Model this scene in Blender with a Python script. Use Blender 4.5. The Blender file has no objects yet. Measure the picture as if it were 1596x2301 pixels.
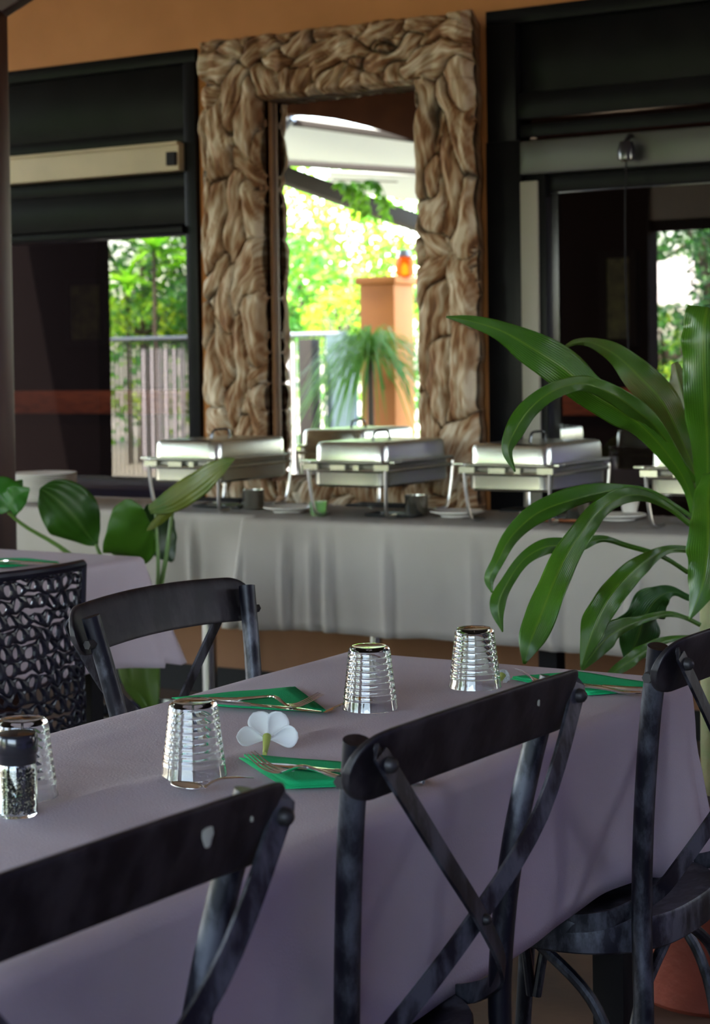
import bpy, bmesh, random
from math import *
from mathutils import Vector, noise
random.seed(7)
S = bpy.context.scene
COL = S.collection
# ------------------------------------------------------------------ camera
F = 4100.; YAW = radians(31.1); ROLL = .014; PITCH = radians(1.3); X0 = 798.; HOR = 815.; CZ = 1.238
Y0 = HOR + F * tan(PITCH)
YW = 5.6          # back wall plane
YM = 5.53         # mirror glass plane


def ray(x, y):
    u = x - X0; v = y - Y0
    a = u * cos(ROLL) - v * sin(ROLL); b = u * sin(ROLL) + v * cos(ROLL)
    f = F * cos(PITCH) - b * sin(PITCH); dn = F * sin(PITCH) + b * cos(PITCH)
    return Vector((a * cos(YAW) - f * sin(YAW), a * sin(YAW) + f * cos(YAW), -dn))


def PZ(x, y, z=.75):
    r = ray(x, y); t = (z - CZ) / r.z
    return Vector((r.x * t, r.y * t, z))


def PY(x, y, Y):
    r = ray(x, y); t = Y / r.y
    return Vector((r.x * t, Y, CZ + r.z * t))


def PX(x, y, X):
    r = ray(x, y); t = X / r.x
    return Vector((X, r.y * t, CZ + r.z * t))


def PD(x, y, d):          # point at distance d along the viewing axis
    r = ray(x, y); t = d / F
    return Vector((r.x * t, r.y * t, CZ + r.z * t))


def VR(x, y, Yv, m=YM):   # a place seen in the mirror: virtual plane Yv, folded back
    p = PY(x, y, Yv)
    return Vector((p.x, 2 * m - p.y, p.z))


cam_d = bpy.data.cameras.new('camera'); cam = bpy.data.objects.new('camera', cam_d); COL.objects.link(cam)
S.camera = cam
cam_d.sensor_fit = 'VERTICAL'; cam_d.sensor_height = 36; cam_d.lens = F / 2301 * 36
cam_d.shift_x = 0; cam_d.shift_y = -(1150.5 - Y0) / 2301
cam_d.clip_end = 200; cam_d.clip_start = .05
fw = Vector((-sin(YAW) * cos(PITCH), cos(YAW) * cos(PITCH), -sin(PITCH)))
rt0 = Vector((cos(YAW), sin(YAW), 0)); up0 = rt0.cross(fw)
rt = rt0 * cos(ROLL) - up0 * sin(ROLL); up = up0 * cos(ROLL) + rt0 * sin(ROLL)
# image-right vector expressed so that the true horizontal rises to the right by ROLL
from mathutils import Matrix
M3 = Matrix((rt, up, -fw)).transposed()
cam.matrix_world = Matrix.Translation((0, 0, CZ)) @ M3.to_4x4()
cam_d.dof.use_dof = True; cam_d.dof.focus_distance = 2.55; cam_d.dof.aperture_fstop = 8.5
# ------------------------------------------------------------------ world, sun, exposure
W = bpy.data.worlds.new('sky'); S.world = W; W.use_nodes = True
nt = W.node_tree; bg = nt.nodes['Background']
sky = nt.nodes.new('ShaderNodeTexSky'); sky.sky_type = 'NISHITA'; sky.sun_disc = False
sky.sun_elevation = radians(58); sky.sun_rotation = radians(20); sky.air_density = 1.0; sky.dust_density = 2.5
wb = nt.nodes.new('ShaderNodeMix'); wb.data_type = 'RGBA'; wb.blend_type = 'MULTIPLY'; wb.inputs[0].default_value = 1; wb.inputs[7].default_value = (1.0, .88, .76, 1)
nt.links.new(sky.outputs[0], wb.inputs[6]); nt.links.new(wb.outputs[2], bg.inputs[0]); bg.inputs[1].default_value = 1.15
sd = bpy.data.lights.new('sun', 'SUN'); sd.energy = 9; sd.angle = .01; sd.color = (1, .95, .84)
so = bpy.data.objects.new('sun', sd); COL.objects.link(so)
so.rotation_euler = Vector((-.25, .62, 1.2)).to_track_quat('Z', 'Y').to_euler()
S.view_settings.view_transform = 'Standard'; S.view_settings.look = 'None'
S.view_settings.gamma = 1; S.view_settings.use_curve_mapping = False
S.view_settings.exposure = 2.1
S.cycles.max_bounces = 12; S.cycles.transparent_max_bounces = 24; S.cycles.use_denoising = True
S.cycles.caustics_reflective = False; S.cycles.caustics_refractive = True
S.cycles.sample_clamp_indirect = 6

# ------------------------------------------------------------------ materials
def mat(name, col, rough=.5, metal=0., spec=.5, var=None, scale=20, bump=0., bscale=60, trans=0., tl=0., coat=0., stretch=None, emit=None, det=4, lo=.35, hi=.65):
    m = bpy.data.materials.new(name); m.use_nodes = True
    t = m.node_tree; N = t.nodes; L = t.links
    b = N['Principled BSDF']
    b.inputs['Base Color'].default_value = (*col, 1)
    b.inputs['Roughness'].default_value = rough; b.inputs['Metallic'].default_value = metal
    b.inputs['Specular IOR Level'].default_value = spec
    b.inputs['Transmission Weight'].default_value = trans
    b.inputs['Coat Weight'].default_value = coat
    co = N.new('ShaderNodeTexCoord'); mp = N.new('ShaderNodeMapping'); L.new(co.outputs['Object'], mp.inputs[0])
    if stretch: mp.inputs['Scale'].default_value = stretch
    if var:
        n = N.new('ShaderNodeTexNoise'); n.inputs['Scale'].default_value = scale; n.inputs['Detail'].default_value = det
        L.new(mp.outputs[0], n.inputs['Vector'])
        r = N.new('ShaderNodeValToRGB'); r.color_ramp.elements[0].position = lo; r.color_ramp.elements[1].position = hi
        r.color_ramp.elements[0].color = (*col, 1); r.color_ramp.elements[1].color = (*var, 1)
        L.new(n.outputs['Fac'], r.inputs[0]); L.new(r.outputs[0], b.inputs['Base Color'])
    if bump:
        n2 = N.new('ShaderNodeTexNoise'); n2.inputs['Scale'].default_value = bscale; n2.inputs['Detail'].default_value = 5
        L.new(mp.outputs[0], n2.inputs['Vector'])
        bp = N.new('ShaderNodeBump'); bp.inputs['Strength'].default_value = bump; bp.inputs['Distance'].default_value = .01
        L.new(n2.outputs['Fac'], bp.inputs['Height']); L.new(bp.outputs[0], b.inputs['Normal'])
    if tl:
        tr = N.new('ShaderNodeBsdfTranslucent'); mx = N.new('ShaderNodeMixShader'); mx.inputs[0].default_value = tl
        if var: L.new(r.outputs[0], tr.inputs[0])
        else: tr.inputs[0].default_value = (*col, 1)
        L.new(b.outputs[0], mx.inputs[1]); L.new(tr.outputs[0], mx.inputs[2])
        L.new(mx.outputs[0], N['Material Output'].inputs[0])
    if emit:
        b.inputs['Emission Color'].default_value = (*emit[0], 1); b.inputs['Emission Strength'].default_value = emit[1]
    return m


M = {}
M['orange'] = mat('orange_plaster', (.44, .19, .065), .7, var=(.38, .16, .05), scale=3, bump=.15, bscale=40, spec=.25)
M['ceiling'] = mat('brown_boards', (.060, .024, .012), .7, spec=.08, var=(.045, .017, .009), scale=4, stretch=(1, 12, 1))
M['ceilbounce'] = mat('cream_bounce_ceiling', (.60, .54, .46), .8, spec=.1)  # pale tone chosen so the unseen ceiling bounces light down
M['lowerwall'] = mat('brown_lower_wall', (.22, .105, .055), .7, spec=.15, var=(.18, .085, .045), scale=3)  # browner, darker band along the lower wall
M['floor'] = mat('stained_concrete', (.10, .058, .036), .55, var=(.055, .034, .025), scale=5, bump=.1, bscale=30)
M['blackframe'] = mat('black_lacquer', (.005, .005, .006), .28, spec=.07, var=(.007, .007, .008), scale=9)
M['blackmatte'] = mat('black_matte', (.008, .007, .008), .7, spec=.15)
M['greyrail'] = mat('grey_rail', (.07, .07, .065), .35, metal=.6)
M['cream'] = mat('cream_paint', (.50, .42, .28), .5, var=(.44, .37, .25), scale=6)
M['greyjamb'] = mat('grey_jamb', (.27, .25, .21), .5)
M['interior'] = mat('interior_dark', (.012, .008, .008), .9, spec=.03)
M['brick'] = mat('counter_brick', (.34, .085, .035), .6, var=(.20, .045, .02), scale=14, stretch=(1, 1, 6), bump=.4, bscale=30)
M['navy'] = mat('navy_upholstery', (.02, .03, .12), .6)
M['post'] = mat('oxblood_wood', (.035, .013, .012), .4, var=(.05, .02, .016), scale=6, stretch=(8, 8, 1))
M['cloth'] = mat('tablecloth', (.50, .43, .46), .85, spec=.12, var=(.47, .405, .435), scale=3, bump=.12, bscale=350)
M['buffetcloth'] = mat('buffet_cloth', (.37, .335, .295), .85, spec=.12, var=(.345, .31, .27), scale=3, bump=.15, bscale=300)
M['napkin'] = mat('green_napkin', (.012, .36, .13), .8, spec=.15, bump=.2, bscale=500)
M['steel'] = mat('polished_steel', (.50, .49, .42), .26, metal=1, bump=.02, bscale=20)
M['darksteel'] = mat('brushed_steel', (.45, .43, .40), .3, metal=1)
M['cutlery'] = mat('cutlery_steel', (.88, .86, .83), .16, metal=1)
M['white'] = mat('white_china', (.80, .76, .70), .25)
M['blackplastic'] = mat('black_plastic', (.010, .010, .014), .22, coat=.3)
M['lattice'] = mat('black_resin', (.007, .007, .014), .3, spec=.4, var=(.012, .012, .022), scale=20)
M['copper'] = mat('copper', (.75, .30, .15), .3, metal=1)
M['terracotta'] = mat('terracotta', (.20, .03, .014), .6, var=(.13, .02, .010), scale=6, bump=.2)
M['soil'] = mat('soil', (.03, .02, .012), .95, bump=.6)
M['leaf'] = mat('dracaena_leaf', (.032, .105, .004), .33, var=(.055, .155, .008), scale=5, tl=.18, spec=.5, bump=.12, bscale=25)
M['leafrib'] = mat('leaf_midrib', (.09, .20, .02), .4, tl=.2)
M['leafold'] = mat('leaf_browned', (.045, .105, .007), .4, var=(.09, .09, .012), scale=12, tl=.2)
M['bigleaf'] = mat('philodendron_leaf', (.035, .12, .007), .42, var=(.022, .08, .005), scale=7, tl=.25, bump=.15, bscale=20)
M['bigleafyellow'] = mat('yellowing_leaf', (.12, .145, .01), .5, var=(.055, .12, .008), scale=9, tl=.25)
M['petiole'] = mat('green_stem', (.09, .17, .025), .45, tl=.1)
M['cane'] = mat('dracaena_cane', (.22, .26, .10), .6, var=(.30, .24, .12), scale=14, bump=.3)
M['petal'] = mat('petal', (.90, .92, .92), .55, tl=.3)
M['petalthroat'] = mat('flower_tube', (.55, .62, .16), .5, tl=.3)
M['awning'] = mat('awning_fabric', (.34, .36, .34), .9, tl=.4, spec=.1)
M['darkbeam'] = mat('dark_beam', (.018, .016, .015), .6, spec=.15)
M['stone'] = mat('garden_paving', (.16, .14, .10), .8, var=(.22, .2, .15), scale=3)
M['pillar'] = mat('ochre_pillar', (.38, .13, .016), .7, var=(.34, .11, .014), scale=4)
M['whiteboard'] = mat('white_boards', (.34, .32, .34), .7)
M['bluegrey'] = mat('bluegrey_panel', (.06, .09, .11), .6, spec=.2)
M['fence'] = mat('fence_iron', (.03, .035, .035), .4, metal=.3)
M['railgrey'] = mat('rail_grey', (.14, .16, .18), .35, metal=.5)
M['dimwindow'] = mat('dim_window_tone', (.14, .16, .07), .6, var=(.05, .06, .04), scale=12)
M['amber'] = mat('amber_glass', (.55, .12, .01), .1, trans=.6, tl=.4)
M['whiteumbrella'] = mat('umbrella_canvas', (.85, .82, .80), .8, tl=.35)
M['bark'] = mat('bark', (.06, .045, .03), .9, bump=.5)


def veined(m, midcol, n_lines=9.):
    t = m.node_tree; N = t.nodes; L = t.links; b = N['Principled BSDF']
    at = N.new('ShaderNodeAttribute'); at.attribute_name = 'across'
    ab = N.new('ShaderNodeMath'); ab.operation = 'ABSOLUTE'; L.new(at.outputs['Fac'], ab.inputs[0])
    mr = N.new('ShaderNodeMapRange'); mr.inputs[1].default_value = .0; mr.inputs[2].default_value = .11; mr.inputs[3].default_value = 1; mr.inputs[4].default_value = 0; L.new(ab.outputs[0], mr.inputs[0])
    src = b.inputs['Base Color'].links[0].from_socket
    mx = N.new('ShaderNodeMix'); mx.data_type = 'RGBA'; L.new(mr.outputs[0], mx.inputs[0]); L.new(src, mx.inputs[6]); mx.inputs[7].default_value = (*midcol, 1)
    L.new(mx.outputs[2], b.inputs['Base Color'])
    ml = N.new('ShaderNodeMath'); ml.operation = 'MULTIPLY'; ml.inputs[1].default_value = n_lines * 2 * pi; L.new(at.outputs['Fac'], ml.inputs[0])
    sn = N.new('ShaderNodeMath'); sn.operation = 'SINE'; L.new(ml.outputs[0], sn.inputs[0])
    bp = N.new('ShaderNodeBump'); bp.inputs['Strength'].default_value = .35; bp.inputs['Distance'].default_value = .0012; L.new(sn.outputs[0], bp.inputs['Height'])
    if b.inputs['Normal'].links: L.new(b.inputs['Normal'].links[0].from_socket, bp.inputs['Normal'])
    L.new(bp.outputs[0], b.inputs['Normal'])


veined(M['leaf'], (.10, .20, .012)); veined(M['leafold'], (.09, .16, .012)); veined(M['bigleaf'], (.07, .15, .02), 3.); veined(M['bigleafyellow'], (.12, .14, .02), 3.)


def foliage(name, c1, c2, tl=.5):
    m = mat(name, c1, .45, var=c2, scale=2.2, det=3, tl=tl)
    return m


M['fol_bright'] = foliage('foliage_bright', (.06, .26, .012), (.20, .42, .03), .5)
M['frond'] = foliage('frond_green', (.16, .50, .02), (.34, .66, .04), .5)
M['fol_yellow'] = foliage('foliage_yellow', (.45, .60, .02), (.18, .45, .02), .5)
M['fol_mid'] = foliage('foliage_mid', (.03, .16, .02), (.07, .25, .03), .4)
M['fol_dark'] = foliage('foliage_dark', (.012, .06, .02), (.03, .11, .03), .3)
M['fol_grass'] = foliage('foliage_grassy', (.06, .20, .025), (.13, .28, .04), .4)

# plain clear glass for tumblers
g = bpy.data.materials.new('clear_glass'); g.use_nodes = True
b = g.node_tree.nodes['Principled BSDF']; b.inputs['Base Color'].default_value = (.97, 1, .99, 1); b.inputs['Roughness'].default_value = .01
b.inputs['Transmission Weight'].default_value = 1; b.inputs['IOR'].default_value = 1.5
M['glass'] = g
# mirror silvering
m = bpy.data.materials.new('mirror_glass'); m.use_nodes = True
b = m.node_tree.nodes['Principled BSDF']; b.inputs['Base Color'].default_value = (.93, .95, .93, 1); b.inputs['Metallic'].default_value = 1; b.inputs['Roughness'].default_value = .005
M['mirror'] = m
# tinted window pane: part reflection, part see-through
m = bpy.data.materials.new('tinted_pane'); m.use_nodes = True
t = m.node_tree; N = t.nodes; L = t.links
gl = N.new('ShaderNodeBsdfGlossy'); gl.inputs['Roughness'].default_value = .004; gl.inputs[0].default_value = (1, 1, 1, 1)
tr = N.new('ShaderNodeBsdfTransparent'); tr.inputs[0].default_value = (.45, .45, .47, 1)
fr = N.new('ShaderNodeFresnel'); fr.inputs[0].default_value = 2.2
mx = N.new('ShaderNodeMixShader'); L.new(fr.outputs[0], mx.inputs[0]); L.new(tr.outputs[0], mx.inputs[1]); L.new(gl.outputs[0], mx.inputs[2])
L.new(mx.outputs[0], N['Material Output'].inputs[0])
M['pane'] = m


def chair_metal(name, base, worn, thresh=(.47, .60), rough=.42):
    m = bpy.data.materials.new(name); m.use_nodes = True
    t = m.node_tree; N = t.nodes; L = t.links; b = N['Principled BSDF']
    co = N.new('ShaderNodeTexCoord'); mp = N.new('ShaderNodeMapping'); mp.inputs['Scale'].default_value = (1, 1, .45)
    L.new(co.outputs['Object'], mp.inputs[0])
    n = N.new('ShaderNodeTexNoise'); n.inputs['Scale'].default_value = 22; n.inputs['Detail'].default_value = 7; n.inputs['Roughness'].default_value = .62
    L.new(mp.outputs[0], n.inputs['Vector'])
    r = N.new('ShaderNodeValToRGB'); r.color_ramp.elements[0].position = thresh[0]; r.color_ramp.elements[1].position = thresh[1]
    r.color_ramp.elements[0].color = (*base, 1); r.color_ramp.elements[1].color = (*worn, 1)
    L.new(n.outputs['Fac'], r.inputs[0]); L.new(r.outputs[0], b.inputs['Base Color'])
    n3 = N.new('ShaderNodeTexNoise'); n3.inputs['Scale'].default_value = 90
    L.new(co.outputs['Object'], n3.inputs['Vector'])
    r3 = N.new('ShaderNodeMapRange'); r3.inputs[3].default_value = rough - .1; r3.inputs[4].default_value = rough + .12
    L.new(n.outputs['Fac'], r3.inputs[0]); L.new(r3.outputs[0], b.inputs['Roughness'])
    b.inputs['Metallic'].default_value = .35
    bp = N.new('ShaderNodeBump'); bp.inputs['Strength'].default_value = .08; bp.inputs['Distance'].default_value = .004
    L.new(n3.outputs['Fac'], bp.inputs['Height']); L.new(bp.outputs[0], b.inputs['Normal'])
    return m


M['chair'] = chair_metal('distressed_black_metal', (.005, .005, .010), (.082, .085, .104), (.45, .60))
M['rail'] = chair_metal('distressed_dark_rail', (.008, .006, .009), (.034, .029, .033), (.44, .60), .48)
M['bolt'] = mat('bolt_steel', (.035, .033, .035), .5, metal=.6)
M['chip'] = mat('chipped_paint', (.45, .47, .38), .7)

# weathered root wood of the mirror frame
def root_wood():
    m = bpy.data.materials.new('weathered_root_wood'); m.use_nodes = True
    t = m.node_tree; N = t.nodes; L = t.links; b = N['Principled BSDF']; b.inputs['Roughness'].default_value = .75
    b.inputs['Specular IOR Level'].default_value = .25
    at = N.new('ShaderNodeAttribute'); at.attribute_name = 'crack'
    gr = N.new('ShaderNodeAttribute'); gr.attribute_name = 'grain'
    r1 = N.new('ShaderNodeValToRGB'); e = r1.color_ramp.elements
    e[0].position = .15; e[0].color = (.10, .042, .016, 1); e[1].position = .64; e[1].color = (.36, .25, .155, 1)
    k = e.new(.38); k.color = (.20, .095, .04, 1)
    k = e.new(.85); k.color = (.52, .43, .32, 1)
    L.new(gr.outputs['Fac'], r1.inputs[0])
    r2 = N.new('ShaderNodeValToRGB'); r2.color_ramp.elements[0].position = .0; r2.color_ramp.elements[0].color = (.03, .018, .012, 1)
    r2.color_ramp.elements[1].position = .55; r2.color_ramp.elements[1].color = (1, 1, 1, 1)
    L.new(at.outputs['Fac'], r2.inputs[0])
    mx = N.new('ShaderNodeMix'); mx.data_type = 'RGBA'; mx.blend_type = 'MULTIPLY'; mx.inputs[0].default_value = 1
    L.new(r1.outputs[0], mx.inputs[6]); L.new(r2.outputs[0], mx.inputs[7]); L.new(mx.outputs[2], b.inputs['Base Color'])
    return m


M['root'] = root_wood()
M['innerwood'] = mat('brown_wood_moulding', (.34, .17, .07), .5, var=(.20, .09, .035), scale=8, stretch=(10, 10, 1))

# ------------------------------------------------------------------ mesh helpers
class MB:
    def __init__(s): s.v = []; s.f = []; s.mi = []; s.sm = True; s.cur = 0

    def add(s, vs, fs):
        o = len(s.v); s.v += [Vector(p) for p in vs]
        for f in fs: s.f.append([o + i for i in f]); s.mi.append(s.cur)
        return s

    def box(s, a, b):
        x0, x1 = sorted((a[0], b[0])); y0, y1 = sorted((a[1], b[1])); z0, z1 = sorted((a[2], b[2]))
        vs = [(x, y, z) for z in (z0, z1) for x, y in ((x0, y0), (x1, y0), (x1, y1), (x0, y1))]
        return s.add(vs, [(3, 2, 1, 0), (4, 5, 6, 7), (0, 1, 5, 4), (1, 2, 6, 5), (2, 3, 7, 6), (3, 0, 4, 7)])

    def bar(s, p, q, w, h, upv=(0, 0, 1)):   # rectangular bar between two points
        p = Vector(p); q = Vector(q); d = (q - p).normalized(); sd_ = d.cross(Vector(upv)).normalized(); u = sd_.cross(d)
        vs = []
        for c in (p, q):
            for i, j in ((-1, -1), (1, -1), (1, 1), (-1, 1)): vs.append(c + sd_ * w / 2 * i + u * h / 2 * j)
        return s.add(vs, [(3, 2, 1, 0), (4, 5, 6, 7), (0, 1, 5, 4), (1, 2, 6, 5), (2, 3, 7, 6), (3, 0, 4, 7)])

    def tube(s, pts, r, n=12, cap=True, flat=None):
        pts = [Vector(p) for p in pts]; rs = r if isinstance(r, (list, tuple)) else [r] * len(pts)
        vs = []; fs = []; prev = None
        for i, p in enumerate(pts):
            d = (pts[min(i + 1, len(pts) - 1)] - pts[max(i - 1, 0)]).normalized()
            if prev is None:
                a = Vector((0, 0, 1)) if abs(d.z) < .9 else Vector((1, 0, 0)); nrm = d.cross(a).normalized()
            else: nrm = (prev - d * prev.dot(d)).normalized()
            prev = nrm; bn = d.cross(nrm)
            for k in range(n):
                t = 2 * pi * k / n; vs.append(p + (nrm * cos(t) + bn * sin(t)) * rs[i])
        for i in range(len(pts) - 1):
            for k in range(n):
                fs.append((i * n + k, i * n + (k + 1) % n, (i + 1) * n + (k + 1) % n, (i + 1) * n + k))
        if cap: fs.append(tuple(range(n - 1, -1, -1))); fs.append(tuple((len(pts) - 1) * n + k for k in range(n)))
        return s.add(vs, fs)

    def lathe(s, prof, c=(0, 0, 0), n=40, closed=False):   # prof: (r,z)
        c = Vector(c); vs = []; fs = []
        for r, z in prof:
            for k in range(n): t = 2 * pi * k / n; vs.append(c + Vector((r * cos(t), r * sin(t), z)))
        m_ = len(prof)
        for i in range(m_ if closed else m_ - 1):
            j = (i + 1) % m_
            for k in range(n): fs.append((i * n + k, i * n + (k + 1) % n, j * n + (k + 1) % n, j * n + k))
        return s.add(vs, fs)

    def grid(s, rows):
        n = len(rows[0]); vs = [p for r in rows for p in r]; fs = []
        for i in range(len(rows) - 1):
            for k in range(n - 1): fs.append((i * n + k, i * n + k + 1, (i + 1) * n + k + 1, (i + 1) * n + k))
        return s.add(vs, fs)

    def build(s, name, mats, parent=None, world=False, smooth=True, solid=0, bevel=0, subsurf=0, auto=35):
        if not isinstance(mats, (list, tuple)): mats = [mats]
        off = parent.matrix_basis.translation if (parent is not None and world) else Vector((0, 0, 0))
        me = bpy.data.meshes.new(name); me.from_pydata([p - off for p in s.v], [], s.f)
        for m_ in mats: me.materials.append(m_)
        me.polygons.foreach_set('material_index', s.mi)
        bm = bmesh.new(); bm.from_mesh(me)
        if solid == 0: bmesh.ops.recalc_face_normals(bm, faces=bm.faces)
        if bevel:
            es = [e for e in bm.edges if len(e.link_faces) == 2 and e.calc_face_angle(0) > radians(40)]
            bmesh.ops.bevel(bm, geom=es, offset=bevel, segments=2, profile=.6, affect='EDGES', clamp_overlap=True)
        bm.to_mesh(me); bm.free()
        o = bpy.data.objects.new(name, me); COL.objects.link(o)
        if parent is not None: o.parent = parent
        if smooth:
            me.polygons.foreach_set('use_smooth', [True] * len(me.polygons))
            me.set_sharp_from_angle(angle=radians(auto))
        if solid:
            md = o.modifiers.new('thickness', 'SOLIDIFY'); md.thickness = solid; md.offset = 0
        if subsurf:
            md = o.modifiers.new('smooth', 'SUBSURF'); md.levels = subsurf; md.render_levels = subsurf
        return o


def tag(o, label=None, cat=None, group=None, kind=None):
    if label: o['label'] = label
    if cat: o['category'] = cat
    if group: o['group'] = group
    if kind: o['kind'] = kind
    return o


def empty(name, loc, rz=0.):
    o = bpy.data.objects.new(name, None); COL.objects.link(o); o.location = loc; o.rotation_euler = (0, 0, rz)
    o.empty_display_size = .1
    return o


def copy_tree(o, parent=None):
    c = o.copy(); COL.objects.link(c)
    if parent is not None: c.parent = parent
    for ch in [x for x in bpy.data.objects if x.parent == o]: copy_tree(ch, c)
    return c


def smooth_pts(pts, n):
    pts = [Vector(p) for p in pts]; out = []
    P_ = [2 * pts[0] - pts[1]] + pts + [2 * pts[-1] - pts[-2]]
    seg = len(pts) - 1
    for i in range(n):
        t = i / (n - 1) * seg; k = min(int(t), seg - 1); u = t - k
        a, b_, c, d = P_[k], P_[k + 1], P_[k + 2], P_[k + 3]
        out.append(.5 * ((2 * b_) + (c - a) * u + (2 * a - 5 * b_ + 4 * c - d) * u * u + (3 * b_ - a - 3 * c + d) * u ** 3))
    return out


# ------------------------------------------------------------------ the setting
XR = 2.2; XL = -12.4; YB = -2.6; CEIL = 3.75
st = lambda o: tag(o, kind='structure')
mb = MB(); mb.box((XL, YB, -.1), (XR, YW + .12, 0)); st(mb.build('floor', M['floor'], smooth=False))
# back wall with two window openings: left X[-6.6,-4.045] right X[-2.825, 1.6], top 2.42
WT = 2.425; WLR = -4.045; WRL = -2.826; SILL = .13; BASE = .05
mb = MB()
for a, b_ in (((XL, YW, WT), (XR, YW + .15, CEIL)), ((WLR, YW, 0), (WRL, YW + .15, WT)), ((XL, YW, 0), (-6.6, YW + .15, WT)), ((1.6, YW, 0), (XR, YW + .15, WT)),
              ((-6.6, YW, 0), (WLR, YW + .15, .55)), ((WRL, YW, 0), (1.6, YW + .15, .55))): mb.box(a, b_)
st(mb.build('wall_back', M['orange'], smooth=False))
mb = MB(); mb.box((XL, YW - .008, .10), (XR, YW, .50)); st(mb.build('trim_3', M['lowerwall'], smooth=False))
mb = MB(); mb.box((XL, YW - .015, 0), (XR, YW, .10)); st(mb.build('baseboard_back', M['blackmatte'], smooth=False))
mb = MB(); mb.box((XL, YB - .15, CEIL), (XR, YW + .15, CEIL + .08)); st(mb.build('ceiling', M['ceilbounce'], smooth=False))
# terrace front: pillar walls and the eave beam with a shallow arch
pX = lambda x, Yv=2 * YM - YB: VR(x, 800, Yv).x
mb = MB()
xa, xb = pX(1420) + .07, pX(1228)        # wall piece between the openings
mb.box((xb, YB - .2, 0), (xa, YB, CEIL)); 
for q in (((-3.2, YB - .2, 0), (XR, YB, 1.3)), ((-3.2, YB - .2, 2.55), (XR, YB, CEIL)), ((-3.2, YB - .2, 1.3), (-2.0, YB, 2.55)), ((1.6, YB - .2, 1.3), (XR, YB, 2.55))): mb.box(*q)  # unseen stretch added to cut light, its high opening added as fill

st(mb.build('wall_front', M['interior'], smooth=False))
xc_ = pX(240) - .27
mb = MB()
for q in (((XR, YB, 0), (XR + .15, YW + .15, .9)), ((XR, YB, 2.5), (XR + .15, YW + .15, CEIL)), ((XR, YB, .9), (XR + .15, 4.0, 2.5)), ((XR, 5.5, .9), (XR + .15, YW + .15, 2.5))): mb.box(*q)  # unseen wall added to cut side light, its opening added as fill
st(mb.build('wall_right_bounce', mat('violet_bounce', (.26, .23, .50), .8, spec=.1), smooth=False))  # violet chosen to tint the light bounced onto the cloth sides
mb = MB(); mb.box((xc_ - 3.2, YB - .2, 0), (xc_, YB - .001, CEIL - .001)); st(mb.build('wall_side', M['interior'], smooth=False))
mb = MB()
# arched eave beam seen at the top of the mirror
zt = 3.75; Yv0 = 2 * YM - YB
rows0 = [(xc_ - .3, VR(560, 275, Yv0).z)]
for (ax, ay) in ((500, 320), (560, 285), (590, 268), (620, 260), (655, 257), (690, 259), (730, 264), (780, 274), (830, 286), (880, 300), (930, 316), (980, 335), (1050, 362), (1130, 392), (1240, 430)):
    q = VR(ax, ay, Yv0); rows0.append((q.x, q.z))
zt = 3.74
n = len(rows0) - 1
vs = []; fs = []
for x, z in rows0:
    for y in (YB - .15, YB + .02):
        vs += [(x, y, z), (x, y, zt)]
for i in range(n):
    a = i * 4; c = a + 4
    fs += [(a, c, c + 1, a + 1), (a + 2, a + 3, c + 3, c + 2), (a, a + 2, c + 2, c)]
mb.add(vs, fs); st(mb.build('trim_1', M['ceiling'], smooth=False))
mb = MB(); mb.box((xa, YB - .15, 2.72), (XR, YB + .02, 3.74)); st(mb.build('trim_2', M['ceiling'], smooth=False))

q0 = VR(1500, 440, Yv0 + .1).z; q1 = VR(1500, 490, Yv0 + .1).z; q2 = VR(1500, 516, Yv0 + .1).z
mb = MB(); mb.box((xa + .001, YB - .14, q1), (-3.2, YB - .02, q0 + .12)); st(mb.build('trim_4', M['greyjamb'], smooth=False))
mb = MB(); mb.box((xa + .001, YB - .12, q2), (-3.2, YB - .04, q1)); st(mb.build('trim_5', M['blackmatte'], smooth=False))
# dark room behind the windows
mb = MB(); Yi = YW + .15
mb.box((-12, Yi + 6, 0), (6, Yi + 6.1, 3)); mb.box((-12, Yi, -.1), (6, Yi + 6.1, -.02)); mb.box((-12, Yi, 3), (6, Yi + 6.1, 3.1))
mb.box((-12.1, Yi, 0), (-12, Yi + 6, 3)); mb.box((6, Yi, 0), (6.1, Yi + 6, 3))
st(mb.build('wall_interior', M['interior'], smooth=False))

# ---- window 1 (left)
def B(mb_, x0, x1, z0, z1, y0, y1): mb_.box((x0, y0, z0), (x1, y1, z1)); return mb_
w1 = empty('window_1', (-5.2, YW, .55)); st(w1)
bm_ = MB(); B(bm_, -6.6, WLR, WT - .05, WT, YW - .02, YW + .1); B(bm_, WLR - .055, WLR, .55, WT - .05, YW - .025, YW + .1); B(bm_, -6.6, WLR, .55, .60, YW - .02, YW + .1)
bm_.build('window_frame', M['blackframe'], w1, True, bevel=.004)
bm_ = MB(); B(bm_, -6.6, WLR - .055, 2.13, WT - .05, YW + .0, YW + .06); B(bm_, -6.6, WLR - .055, 2.075, 2.13, YW - .015, YW + .06); bm_.build('transom_panel', M['blackframe'], w1, True, bevel=.004)
bm_ = MB(); B(bm_, -6.6, WLR - .062, 1.97, 2.078, YW - .05, YW + .02); B(bm_, -6.6, WLR - .062, 2.066, 2.08, YW - .06, YW - .03); bm_.build('shutter_box', M['cream'], w1, True, bevel=.008)
bm_ = MB(); B(bm_, -6.6, WLR - .055, 1.91, 1.97, YW - .0, YW + .06); B(bm_, -6.6, WLR - .055, 1.77, 1.91, YW - .02, YW + .06); B(bm_, -6.6, WLR - .055, 1.735, 1.765, YW - .045, YW + .05)
bm_.build('head_rail', M['blackframe'], w1, True, bevel=.005)
bm_ = MB(); B(bm_, WLR - .11, WLR - .07, 1.99, 2.04, YW - .065, YW - .045); bm_.build('shutter_clip', M['blackmatte'], w1, True)
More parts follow.
